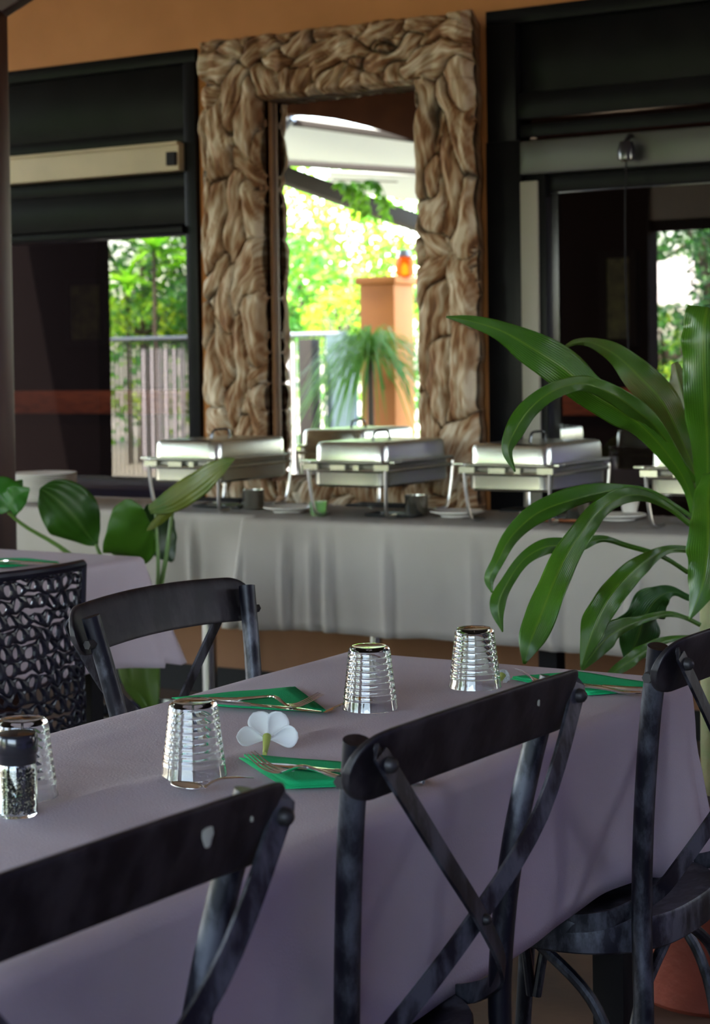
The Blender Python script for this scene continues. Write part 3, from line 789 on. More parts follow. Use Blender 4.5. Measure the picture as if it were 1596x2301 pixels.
# ------------------------------------------------------------------ tumblers
def make_tumbler():
    prof = []
    H_ = .088; r0 = .0395; r1 = .0285   # mouth at the bottom (upside down)
    N_ = 8
    for i in range(101):
        t_ = i / 100; z = t_ * H_
        r_ = r0 + (r1 - r0) * (t_ ** .9)
        if .16 < t_ < .93:
            u = (t_ - .16) / .77 * N_; r_ += .0007 * abs(sin(u * pi)) ** .6 - .0002
        if t_ > .93: r_ -= .004 * ((t_ - .93) / .07) ** 2
        prof.append((r_, z))
    outer = prof
    inner = [(max(.001, (r0 - .0016) + (r1 - .0035 - r0 + .0016) * (i / 30) ** .9), i / 30 * (H_ - .0065)) for i in range(31)]
    full = outer + [(.022, H_ - .0002), (.018, H_ - .0012), (.001, H_ - .0015)] + [(.001, H_ - .0067)] + [(inner[-1][0] - .003, H_ - .0063)] + inner[::-1]
    bm_ = MB(); bm_.lathe(full, (0, 0, 0), 64, closed=True)
    return bm_


tum = make_tumbler().build('tumbler', M['glass'], None, auto=60)
gl_specs = [((436, 1748), 'ribbed tumbler upside down beside the spoon, in front of the flower'),
            ((832, 1597), 'ribbed tumbler upside down behind the white flower, next to the middle napkin'),
            ((1068, 1548), 'ribbed tumbler upside down nearest the far end of the table'),
            ((53, 1795), 'ribbed tumbler upside down behind the pepper grinder')]
for i, (q, lab) in enumerate(gl_specs):
    o = tum if i == 0 else tum.copy()
    if i: COL.objects.link(o)
    pt = PZ(*q); o.location = (pt.x, pt.y, TZ + .0035)
    tag(o, lab, 'glass', 'upturned tumblers')
# pepper grinder
pt = PZ(41, 1838)
pg = empty('pepper_grinder', (pt.x, pt.y, TZ + .003)); tag(pg, 'pepper grinder with clear jar and black cap at the left edge', 'pepper grinder')
bm_ = MB(); bm_.lathe([(.001, .001), (.0195, .0005), (.0212, .003), (.0212, .050), (.0195, .057), (.0185, .060), (.0165, .060), (.0175, .055), (.0192, .050), (.0192, .005), (.0175, .0035), (.001, .0035)], (0, 0, 0), 40); bm_.build('jar', M['glass'], pg)
bm_ = MB(); bm_.lathe([(.001, .0575), (.0208, .0575), (.0208, .0665), (.0218, .068), (.0225, .070), (.0225, .086), (.0205, .0895), (.012, .0905), (.001, .0905)], (0, 0, 0), 40); bm_.build('cap', M['blackplastic'], pg)
rp = random.Random(5)
bm_ = MB()
def corn(mb_, c, r_, rr_):
    vs = []
    for a in range(3):
        for k in range(5): t_ = 2 * pi * k / 5 + rr_.random(); ph = (a - 1) * .9; vs.append(Vector(c) + Vector((cos(t_) * cos(ph), sin(t_) * cos(ph), sin(ph))) * r_ * rr_.uniform(.7, 1.1))
    fs = [(a * 5 + k, a * 5 + (k + 1) % 5, a * 5 + 5 + (k + 1) % 5, a * 5 + 5 + k) for a in range(2) for k in range(5)] + [(4, 3, 2, 1, 0), (10, 11, 12, 13, 14)]
    mb_.cur = 0 if rr_.random() < .78 else 1
    mb_.add(vs, fs)
for k in range(1500):
    a = rp.uniform(0, 2 * pi); r_ = .0178 * sqrt(rp.uniform(.35, 1)); corn(bm_, (r_ * cos(a), r_ * sin(a), .005 + .045 * rp.random()), rp.uniform(.0008, .0016), rp)
pc = bm_.build('peppercorns', [mat('pepper_dark', (.035, .028, .025), .7), mat('pepper_pale', (.38, .33, .22), .7)], pg, smooth=False); pc['kind'] = 'stuff'

# ------------------------------------------------------------------ napkins and cutlery
def napkin(q, z0, label, seed, layers=3, group='green paper napkins', th=.0012):
    pts = [PZ(x, y, z0) for x, y in q]; c = sum(pts, Vector()) / len(pts)
    mb_ = MB(); rn = random.Random(seed)
    for l in range(layers):
        s_ = 1 - .010 * l; rr_ = rn.uniform(-.006, .006)
        rows = []
        for j in range(9):
            row = []
            for i in range(13):
                u, v = i / 12, j / 8
                p_ = (pts[0] * (1 - u) + pts[1] * u) * (1 - v) + (pts[3] * (1 - u) + pts[2] * u) * v
                p_ = c + (p_ - c) * s_; p_ = Vector((p_.x, p_.y + rr_, 0))
                p_.z = z0 + .0035 + l * .0016 + .0012 * noise.noise(Vector((u * 3, v * 3, seed + l)))
                row.append(p_)
            rows.append(row)
        mb_.grid(rows)
    o = mb_.build('napkin', M['napkin'], None); md = o.modifiers.new('thickness', 'SOLIDIFY'); md.thickness = th; md.offset = 0
    return tag(o, label, 'napkin', group)


napkin([(542, 1708), (800, 1728), (955, 1764), (648, 1777)], TZ, 'green paper napkin nearest the camera, in front of the white flower', 1)
napkin([(388, 1577), (660, 1552), (732, 1608), (495, 1594)], TZ, 'green paper napkin behind the flower, between two tumblers', 2)
napkin([(1150, 1530), (1300, 1518), (1515, 1552), (1325, 1566)], TZ, 'green paper napkin at the far end of the foreground table', 3)
napkin([(-120, 1262), (60, 1260), (135, 1268), (-60, 1281)], TZ, 'green paper napkin on the second table at the left', 4)


def cut_path(pix, zs):
    return [PZ(x, y, TZ + z) for (x, y), z in zip(pix, zs)]


def ribbon(mb_, pts, ws, ths):
    rows = []
    n_ = len(pts)
    for i, p_ in enumerate(pts):
        d = (pts[min(i + 1, n_ - 1)] - pts[max(i - 1, 0)]).normalized(); sd_ = d.cross(Vector((0, 0, 1))).normalized(); u = sd_.cross(d)
        w, t_ = ws[i], ths[i]; ring = []
        for k in range(11): a = 2 * pi * k / 10; ring.append(p_ + sd_ * w * cos(a) + u * t_ * sin(a))
        rows.append(ring)
    mb_.grid(rows)
    mb_.add(rows[0][:10], [tuple(range(10))]); mb_.add(rows[-1][:10], [tuple(range(10))])


def interp(vals, n_):
    out = []
    for i in range(n_):
        t_ = i / (n_ - 1) * (len(vals) - 1); k = min(int(t_), len(vals) - 2); out.append(vals[k] + (vals[k + 1] - vals[k]) * (t_ - k))
    return out


def knife(pix, zs, label, grp):
    """handle end first, blade tip last"""
    P_ = smooth_pts(cut_path(pix, zs), 30); e = empty('table_knife', P_[0]); tag(e, label, 'knife', grp)
    k = 15
    mb_ = MB(); ribbon(mb_, P_[:k + 1], interp([.003, .0062, .0058, .0045, .004], k + 1), interp([.003, .0046, .0044, .0036, .0028], k + 1)); mb_.build('handle', M['cutlery'], e, True)
    mb_ = MB(); ribbon(mb_, P_[k:], interp([.004, .0085, .0095, .009, .003], 30 - k), interp([.0022, .0012, .001, .0009, .0006], 30 - k)); mb_.build('blade', M['cutlery'], e, True)
    return e


def fork(pix, zs, label, grp, Ltine=.045, roll=0.):
    """handle end first, tine tips last"""
    P_ = smooth_pts(cut_path(pix, zs), 40); e = empty('table_fork', P_[0]); tag(e, label, 'fork', grp)
    k = 27
    mb_ = MB(); ribbon(mb_, P_[:k + 1], interp([.003, .006, .0052, .0032, .0028, .0035, .010], k + 1), interp([.0016, .0024, .0024, .0024, .0024, .0018, .0012], k + 1)); mb_.build('handle', M['cutlery'], e, True)
    mb_ = MB()
    head = P_[k:]; n_ = len(head)
    for t_ in range(4):
        off_ = (-1.5 + t_) * .0062; pts = []
        for i, p_ in enumerate(head):
            d = (head[min(i + 1, n_ - 1)] - head[max(i - 1, 0)]).normalized(); sd_ = d.cross(Vector((0, 0, 1))).normalized()
            pts.append(p_ + sd_ * off_ * (1 if i > 2 else .85 + .05 * i))
        ribbon(mb_, pts, interp([.0034, .0024, .0017, .0014, .0006], n_), interp([.0012, .001, .0009, .0007, .0004], n_))
    mb_.build('tines', M['cutlery'], e, True)
    return e


def spoon(pix, zs, label, grp):
    """handle end first, bowl tip last"""
    P_ = smooth_pts(cut_path(pix, zs), 30); e = empty('spoon', P_[0]); tag(e, label, 'spoon', grp)
    k = 19
    mb_ = MB(); ribbon(mb_, P_[:k + 1], interp([.003, .005, .004, .0028, .0028, .004], k + 1), interp([.001, .0014, .0014, .0015, .0017, .0015], k + 1)); mb_.build('handle', M['cutlery'], e, True)
    A = P_[k]; C_ = P_[-1]; d = (C_ - A); L_ = d.length; d.normalize(); sd_ = d.cross(Vector((0, 0, 1))).normalized(); u = sd_.cross(d)
    rows = []
    for i in range(17):
        s_ = i / 16; hw = .0135 * sin(pi * s_) ** .55 * (1.05 - .15 * s_) + .0006; row = []
        for j in range(11):
            v = -1 + j / 5; depth = .007 * (1 - v * v) * sin(pi * s_) ** .7
            row.append(A + d * L_ * s_ + sd_ * hw * v - u * depth)
        rows.append(row)
    mb_ = MB(); mb_.grid(rows); o = mb_.build('bowl', M['cutlery'], e, True); md = o.modifiers.new('thickness', 'SOLIDIFY'); md.thickness = .001
    return e


knife([(952, 1757), (860, 1744), (760, 1733), (680, 1724), (578, 1714)], (.0115, .0115, .0105, .010, .009), 'table knife lying on the nearest green napkin', 'cutlery on the foreground table')
fork([(925, 1768), (850, 1760), (770, 1748), (700, 1727), (672, 1722), (640, 1734), (600, 1722), (561, 1690)], (.016, .018, .020, .024, .026, .015, .017, .031), 'table fork with its tines raised, lying across the nearest green napkin', 'cutlery on the foreground table')
knife([(410, 1573), (480, 1576), (560, 1583), (640, 1590), (722, 1599)], (.0115, .0115, .0105, .010, .009), 'table knife lying on the middle green napkin behind the flower', 'cutlery on the foreground table')
fork([(470, 1569), (530, 1571), (600, 1566), (622, 1568), (645, 1584), (675, 1582), (722, 1558)], (.015, .016, .019, .023, .014, .014, .026), 'table fork lying across the knife on the middle green napkin', 'cutlery on the foreground table')
spoon([(728, 1602), (748, 1592), (772, 1582), (800, 1573), (835, 1566)], (.004, .006, .010, .010, .006), 'spoon half hidden behind the middle tumbler', 'cutlery on the foreground table')
spoon([(567, 1748), (530, 1747), (490, 1752), (460, 1768), (440, 1775), (385, 1757)], (.007, .014, .016, .010, .010, .011), 'spoon lying alone in front of the nearest tumbler', 'cutlery on the foreground table')
fork([(1440, 1556), (1400, 1555), (1360, 1547), (1300, 1540), (1250, 1538), (1215, 1535), (1190, 1520), (1163, 1503)], (.011, .012, .018, .020, .015, .013, .022, .035), 'table fork on the far green napkin, tines rising beside the chair rail', 'cutlery on the foreground table')
knife([(1468, 1552), (1420, 1549), (1360, 1543), (1300, 1537), (1240, 1532)], (.0115, .0115, .0105, .010, .009), 'table knife on the far green napkin, between two chairs', 'cutlery on the foreground table')
knife([(130, 1268), (80, 1267), (20, 1266), (-40, 1266)], (.0115, .0115, .011, .010), 'table knife on the napkin of the second table', 'cutlery on the second table')
fork([(120, 1266), (60, 1263), (20, 1260), (-10, 1263), (-30, 1264), (-60, 1262)], (.015, .022, .026, .014, .014, .026), 'table fork on the napkin of the second table', 'cutlery on the second table')

# ------------------------------------------------------------------ frangipani flower
def flower(cpx, tube_px, petals, label, zc, d_tilt=.5):
    base = PZ(cpx[0], cpx[1], TZ + zc)
    vx = Vector((cos(YAW), sin(YAW), 0)); vz = Vector((-sin(YAW) * .25, cos(YAW) * .25, .97)).normalized()
    vn = vx.cross(vz)
    k = (base - Vector((0, 0, CZ))).length / F
    e = empty('frangipani_flower', (base.x, base.y, TZ)); tag(e, label, 'flower', 'frangipani flowers')
    for (ang, L_, W_, tip) in petals:
        a = radians(ang); d = vx * cos(a) + vz * sin(a); sdv = -vx * sin(a) + vz * cos(a); rows = []
        for i in range(13):
            s_ = i / 12; hw = W_ * k * (sin(pi * min(1, s_ * .93 + .02) ** 1.75)) ** .9 if s_ < 1 else W_ * k * .22
            row = []
            for j in range(9):
                v = -1 + j / 4
                row.append(base + d * L_ * k * s_ + sdv * hw * v * 1 + vn * (-.004 * (1 - v * v) * sin(pi * s_) + tip * s_ * s_ + .003 * v * s_))
            rows.append(row)
        mb_ = MB(); mb_.grid(rows); o = mb_.build('petal', M['petal'], e, True); md = o.modifiers.new('thickness', 'SOLIDIFY'); md.thickness = .0008
    tp = PZ(tube_px[0], tube_px[1], TZ + .006)
    mb_ = MB(); mb_.tube(smooth_pts([base + vz * .004, base.lerp(tp, .5) + Vector((0, 0, -.001)), tp], 8), [.0055, .005, .0045, .004, .0035, .0033, .003, .0028], 12); mb_.build('flower_tube', M['petalthroat'], e, True)
    return e


flower((600, 1662), (595, 1694), [(170, 66, 22, .006), (112, 66, 26, -.004), (58, 68, 26, -.004), (7, 70, 25, .006)], 'white frangipani flower lying on the cloth with its tube towards the camera', .016)
flower((1130, 1522), (1118, 1528), [(20, 16, 12, .0), (70, 18, 10, .0), (-40, 14, 10, 0), (140, 20, 10, 0)], 'pale flower mostly hidden behind the farthest tumbler', .008)

# ------------------------------------------------------------------ chafing dishes
def rrect(w, d, r, n_=6):
    pts = []
    for cx_, cy_, a0 in ((w - r, d - r, 0), (-w + r, d - r, pi / 2), (-w + r, -d + r, pi), (w - r, -d + r, 3 * pi / 2)):
        for i in range(n_ + 1): a = a0 + pi / 2 * i / n_; pts.append((cx_ + r * cos(a), cy_ + r * sin(a)))
    return pts


def stack(mb_, levels):   # levels: (w, d, r, z)
    rows = []
    for w, d, r_, z in levels:
        p_ = rrect(w, d, r_); rows.append([(x, y, z) for x, y in p_] + [(p_[0][0], p_[0][1], z)])
    mb_.grid(rows)
    n_ = len(rows[0]) - 1
    mb_.add(rows[0][:n_], [tuple(range(n_))]); mb_.add(rows[-1][:n_], [tuple(range(n_))])


CW, CD = .137, .215    # half width (along wall), half depth
def make_dish():
    root = empty('chafing_dish', (0, 0, 0))
    mb_ = MB(); stack(mb_, [(CW - .010, CD - .010, .03, .096), (CW - .001, CD - .001, .035, .104), (CW - .001, CD - .001, .035, .162), (CW, CD, .035, .168)]); mb_.build('water_pan', M['steel'], root)
    mb_ = MB(); stack(mb_, [(CW + .014, CD + .014, .03, .170), (CW + .016, CD + .016, .03, .174), (CW + .014, CD + .014, .03, .178)])
    mb_.box((-CW - .045, -CD + .005, .171), (-CW, -CD + .05, .178)); mb_.box((CW, -CD + .005, .171), (CW + .03, -CD + .05, .178)); mb_.build('rim', M['steel'], root, bevel=.0015)
    mb_ = MB(); stack(mb_, [(CW - .004, CD - .004, .035, .179), (CW - .006, CD - .006, .035, .222), (CW - .010, CD - .010, .035, .232), (CW - .020, CD - .020, .03, .236), (CW - .05, CD - .05, .03, .237)]); ld_ = mb_.build('lid', M['steel'], root)
    mb_ = MB(); mb_.tube(smooth_pts([(0, -.055, .236), (0, -.042, .262), (0, 0, .266), (0, .042, .262), (0, .055, .236)], 14), .0042, 8); mb_.build('lid_handle', M['blackplastic'], ld_)
    mb_ = MB(); w, d = CW + .006, CD + .006; q = rrect(w, d, .02, 3); mb_.tube([(x, y, .148) for x, y in q] + [(q[0][0], q[0][1], .148)], .006, 8, False)
    mb_.box((-w - .012, -d - .006, .150), (-w + .04, -d + .004, .168)); mb_.box((w - .04, -d - .006, .150), (w + .012, -d + .004, .168)); mb_.box((-.055, -d - .008, .150), (.0, -d + .004, .166)); mb_.box((.03, -d - .008, .150), (.05, -d + .004, .166))
    mb_.build('stand_frame', M['steel'], root)
    for sx in (-1, 1):
        for sy in (-1, 1):
            mb_ = MB(); mb_.tube(smooth_pts([(sx * (w - .002), sy * (d - .002), .160), (sx * (w - .005), sy * (d - .008), .09), (sx * (w - .012), sy * (d - .02), .02), (sx * (w - .018), sy * (d - .045), .006), (sx * (w - .02), sy * (d - .09), .006)], 16), .0055, 8); mb_.build('leg', M['darksteel'], root)
    mb_ = MB(); stack(mb_, [(CW - .03, .06, .01, .022), (CW - .03, .06, .01, .028)]); mb_.build('burner_shelf', M['blackmatte'], root)
    return root


dish = make_dish()
BT = BZ + .003
# front-left corner pixels of the four dishes at rim level
dspecs = [((338, 1024), 'chafing dish at the left end of the buffet, with the yellowing plant leaf before it'),
          ((697, 1040), 'chafing dish in front of the tall mirror, with its reflection above'),
          ((1047, 1036), 'chafing dish just right of the mirror, in front of the orange wall strip'),
          ((1455, 1040), 'chafing dish at the right edge, half hidden by the potted plant')]
for i, (q, lab) in enumerate(dspecs):
    o = dish if i == 0 else copy_tree(dish)
    c = PY(q[0], q[1], 4.86)
    o.location = (c.x + CW, 4.86 + CD, BT)
    tag(o, lab, 'chafing dish', 'chafing dishes on the buffet')
# fuel cups
def make_cup():
    mb_ = MB(); mb_.lathe([(.001, 0), (.034, 0), (.036, .003), (.036, .062), (.038, .065), (.034, .065), (.033, .06), (.033, .006), (.001, .005)], (0, 0, 0), 28); return mb_
cup = make_cup().build('steel_cup', M['steel'])
for i, (q, lab) in enumerate((((570, 1143), 'small steel cup between the left dish and the mirror dish'), ((936, 1158), 'small steel cup right of the dish in front of the mirror'), ((1298, 1170), 'small steel cup behind the dracaena leaves at the right'))):
    o = cup if i == 0 else cup.copy()
    if i: COL.objects.link(o)
    pt = PZ(q[0], q[1], BT); yc = min(pt.y, 5.25); o.location = (PY(q[0], q[1], yc).x, yc, BT); tag(o, lab, 'cup', 'steel cups on the buffet')
# glass votive
pt = PZ(716, 1158, BT)
mb_ = MB(); mb_.lathe([(.001, 0), (.026, 0), (.030, .045), (.0275, .045), (.024, .006), (.001, .006)], (pt.x, pt.y, BT), 24); o = mb_.build('votive_glass', mat('green_tinted_glass', (.55, .85, .45), .08, trans=.85)); tag(o, 'small greenish glass votive under the dish before the mirror', 'glass')
# plates and dark serving rests
def plate_mb(r_, h=.018): 
    mb_ = MB(); mb_.lathe([(.001, .002), (r_ * .6, 0), (r_ * .62, .004), (r_, h - .003), (r_, h), (r_ * .97, h), (r_ * .62, .007), (.001, .006)], (0, 0, 0), 36); return mb_
pls = plate_mb(.085).build('plate', M['white'])
for i, (q, lab) in enumerate((((650, 1150), 'white spoon rest plate left of the mirror dish'), ((1028, 1160), 'white plate beside the leg of the third dish'), ((1390, 1168), 'white saucer behind the dracaena leaves'))):
    o = pls if i == 0 else pls.copy()
    if i: COL.objects.link(o)
    pt = PZ(q[0], q[1], BT); o.location = (pt.x, pt.y, BT); tag(o, lab, 'plate', 'white plates along the buffet')
pt = PZ(1410, 1165, BT); mb_ = MB(); mb_.lathe([(.001, .018), (.022, .018), (.030, .055), (.027, .055), (.02, .022), (.001, .022)], (pt.x, pt.y + .02, BT), 24); tag(mb_.build('white_pot', M['white']), 'small white pot standing on the saucer at the right', 'pot')
mb_ = MB()
tr_ = []
for i, (q, w, lab) in enumerate((((490, 1140), .10, 'flat dark serving tray between the left dish legs'), ((880, 1160), .09, 'flat dark tray between the legs of the mirror dish'), ((1240, 1172), .09, 'flat dark tray with a copper edge behind the dracaena'))):
    pt = PZ(q[0], q[1], BT)
    e = empty('serving_tray', (pt.x, pt.y + .03, BT)); tag(e, lab, 'tray', 'dark trays on the buffet')
    mb_ = MB(); stack(mb_, [(w, .05, .01, 0), (w, .05, .01, .008), (w - .006, .044, .008, .008), (w - .006, .044, .008, .004)]); mb_.build('tray_base', M['blackplastic'], e)
    if i == 2: mb_ = MB(); mb_.tube([(-w, -.052, .006), (w, -.052, .006)], .005, 8); mb_.build('tray_edge', M['copper'], e)
# stack of big white plates at the left end
mb_ = plate_mb(.125, .016); big = mb_.build('plate', M['white'])
pt = PY(96, 1140, 5.09); top = PY(96, 1066, 5.0).z; npl = 13
base_z = BT
for k in range(npl):
    o = big if k == 0 else big.copy()
    if k: COL.objects.link(o)
    o.location = (pt.x, 5.09, base_z + k * ((top - BT - .016) / (npl - 1)))
    lab = 'white dinner plate inside the tall plate stack at the left end of the buffet'
    ordn = ('second', 'third', 'fourth', 'fifth', 'sixth', 'seventh', 'eighth', 'ninth', 'tenth', 'eleventh', 'twelfth')
    if 0 < k < npl - 1: lab = 'white dinner plate, %s from the bottom of the tall stack on the buffet' % ordn[k - 1]
    if k == 0: lab = 'bottom plate of the tall white stack at the left end of the buffet'
    if k == npl - 1: lab = 'top plate of the tall white stack at the left end of the buffet'
    tag(o, lab, 'plate', 'stacked dinner plates')

# ------------------------------------------------------------------ black lattice chair
def lattice_chair():
    # back panel: top edge from (222,1258) towards the camera-left, at X just right of the second table
    A = PZ(222, 1260, .815); 
    dirv = (PZ(0, 1284, .815) - A).normalized()   # along the back, away from the corner
    Wd = .52; ang = atan2(-dirv.y, -dirv.x)
    # local x runs along the back (from near end to far corner); local -y is towards the camera
    c = A + dirv * Wd / 2
    root = empty('lattice_chair', (c.x, c.y, 0), ang); tag(root, 'glossy black chair with a pierced lattice back at the left edge', 'chair')
    bm = bmesh.new(); rl_ = random.Random(9)
    cols, rows_ = 15, 13; H_ = .43; z0 = .375; jit = {}
    dx = Wd / cols; dz = H_ / rows_

    def place(x, z):
        key = (round(x, 4), round(z, 4))
        if key not in jit: jit[key] = (rl_.uniform(-.007, .007), rl_.uniform(-.009, .009))
        jx, jz = jit[key]
        xx = max(-Wd / 2, min(Wd / 2, x + jx + .06 * (1 - (z - z0) / H_))); zz = max(z0, min(z0 + H_, z + jz))
        return Vector((xx, .06 * (xx / (Wd / 2)) ** 2, zz))
    for r_ in range(rows_ + 1):
        for c_ in range(-4, cols + 2):
            cx_ = -Wd / 2 + (c_ + (.5 if r_ % 2 else 0)) * dx; cz_ = z0 + r_ * dz
            pts = [(cx_ - dx / 2, cz_ - dz * .33), (cx_, cz_ - dz * .66), (cx_ + dx / 2, cz_ - dz * .33), (cx_ + dx / 2, cz_ + dz * .33), (cx_, cz_ + dz * .66), (cx_ - dx / 2, cz_ + dz * .33)]
            P6 = [place(*q) for q in pts]; cen = sum(P6, Vector()) / 6
            ar = sum(((P6[k] - cen).cross(P6[(k + 1) % 6] - cen)).length for k in range(6))
            if ar < .0004: continue
            inn = []
            for q in P6:
                d_ = (q - cen); l_ = d_.length; inn.append(cen + d_ * max(.12, 1 - .0098 / max(l_, .001)))
            vo = [bm.verts.new(q) for q in P6]; vi = [bm.verts.new(q) for q in inn]
            for k in range(6):
                try: bm.faces.new((vo[k], vo[(k + 1) % 6], vi[(k + 1) % 6], vi[k]))
                except ValueError: pass
    bmesh.ops.remove_doubles(bm, verts=bm.verts, dist=.0003)
    me_ = bpy.data.meshes.new('back_lattice'); bm.to_mesh(me_); bm.free(); me_.materials.append(M['lattice'])
    o = bpy.data.objects.new('back_lattice', me_); COL.objects.link(o); o.parent = root
    md = o.modifiers.new('thickness', 'SOLIDIFY'); md.thickness = .012; md.offset = 0
    md = o.modifiers.new('round', 'SUBSURF'); md.levels = 1; md.render_levels = 1
    mb_ = MB(); bend = lambda x: .06 * ((x / (Wd / 2)) ** 2)
    top = [(x, bend(x), z0 + H_ - .002) for x in [Wd * (-.5 + i / 16) for i in range(17)]]
    mb_.tube([(-Wd / 2, .06, z0)] + top + [(Wd / 2, .06, z0)] if False else top, .011, 10)
    mb_.tube([(Wd / 2, .06, z0 + H_), (Wd / 2 - .012, .06, z0 + H_ / 2), (Wd / 2 - .03, .06, z0)], .011, 10)
    mb_.tube([(-Wd / 2, .06, z0 + H_), (-Wd / 2 + .012, .06, z0 + H_ / 2), (-Wd / 2 + .03, .06, z0)], .011, 10)
    mb_.tube([(x, bend(x), z0) for x in [Wd * .9 * (-.5 + i / 16) for i in range(17)]], .011, 10)
    mb_.build('back_frame', M['lattice'], root)
    mb_ = MB(); stack(mb_, [(.225, .21, .05, .40), (.235, .22, .05, .41), (.235, .22, .05, .432), (.22, .205, .05, .438)])
    mb_.v = [q + Vector((0, .26, 0)) for q in mb_.v]; mb_.build('seat', M['lattice'], root)
    for sx in (-1, 1):
        for yy in (.07, .45):
            mb_ = MB(); mb_.tube([(sx * .20, yy, .405), (sx * .225, yy + (.02 if yy > .2 else -.02), 0)], [.014, .010], 10); mb_.build('leg', M['lattice'], root)
    return root


lattice_chair()

# ------------------------------------------------------------------ plants
VX = Vector((cos(YAW), sin(YAW), 0)); VF = Vector((-sin(YAW), cos(YAW), 0)); VUP = Vector((0, 0, 1))


def leaf_mesh(pix, dist, widths, vfold=.25, tilt=0., wav=.10, seed=0, n_=44, m_=10):
    """pix midline (base first), dist per control point, widths = full width in photo pixels"""
    ctrl = [PD(x, y, d) for (x, y), d in zip(pix, dist)]
    P_ = smooth_pts(ctrl, n_); Wd = [max(1.5, w.x) for w in smooth_pts([(w, 0, 0) for w in widths], n_)]; Dd = interp(dist, n_)
    rows = []
    for i, p_ in enumerate(P_):
        d = (P_[min(i + 1, n_ - 1)] - P_[max(i - 1, 0)]).normalized()
        view = (p_ - Vector((0, 0, CZ))).normalized()
        sd_ = d.cross(view).normalized()
        nn = sd_.cross(d).normalized()
        tl_ = tilt + .25 * sin(i / n_ * 7 + seed)
        sv = (sd_ * cos(tl_) + nn * sin(tl_)); up_ = sv.cross(d).normalized()
        hw = Wd[i] / 2 * Dd[i] / F / max(.5, cos(tl_))
        t_ = i / (n_ - 1)
        row = []
        for j in range(m_ + 1):
            v = -1 + 2 * j / m_
            ed = wav * hw * abs(v) ** 2 * sin(t_ * 25 + seed * 1.7 + (1.3 if v > 0 else 0)) * sin(pi * t_) ** .5 * (1 if t_ < .97 else .2)
            row.append(p_ + sv * hw * v + up_ * (abs(v) * hw * vfold + ed))
        rows.append(row)
    return rows, P_


def leaf_obj(parent, name, pix, dist, widths, m, midm=None, **kw):
    rows, P_ = leaf_mesh(pix, dist, widths, **kw)
    mb_ = MB(); mb_.grid(rows); o = mb_.build(name, [m], parent, True, auto=180)
    w_ = len(rows[0]); a_ = o.data.attributes.new('across', 'FLOAT', 'POINT'); a_.data.foreach_set('value', [-1 + 2 * (k % w_) / (w_ - 1) for k in range(len(o.data.vertices))])
    md = o.modifiers.new('thickness', 'SOLIDIFY'); md.thickness = .0009; md.offset = 0
    if False:
        n_ = len(P_); Wd = interp(widths, n_)
        mb_ = MB(); mb_.tube([p_ - (rows[i][1] - p_).normalized().cross((rows[min(i + 1, n_ - 1)][5] - rows[max(i - 1, 0)][5]).normalized()) * 0 for i, p_ in enumerate(P_)], [.0022 * (1 - .75 * i / n_) for i in range(n_)], 6)
        mb_.build('midrib', midm, o, True)
    return o


ds = 3.55
pot_c = PD(1602, 1400, ds)
dr = empty('potted_dracaena', (pot_c.x, pot_c.y, 0)); tag(dr, 'tall potted dracaena with arching strap leaves at the right edge', 'potted plant')
mb_ = MB(); mb_.lathe([(.001, 0), (.15, 0), (.16, .01), (.205, .36), (.222, .365), (.222, .41), (.20, .41), (.19, .37), (.001, .37)], (0, 0, 0), 48); mb_.build('pot', M['terracotta'], dr)
mb_ = MB(); mb_.lathe([(.19, .372), (.1, .385), (.001, .39)], (0, 0, 0), 30); mb_.build('soil', M['soil'], dr)
stem = [PD(1604, 1700, ds), PD(1603, 1500, ds), PD(1601, 1380, ds), PD(1597, 1280, ds), PD(1595, 1150, ds), PD(1592, 1050, ds)]
stem[0] = Vector((pot_c.x, pot_c.y, .38))
mb_ = MB(); mb_.tube(smooth_pts(stem, 30), interp([.026, .025, .024, .022, .02, .014], 30), 16); mb_.build('stem', M['cane'], dr, True)
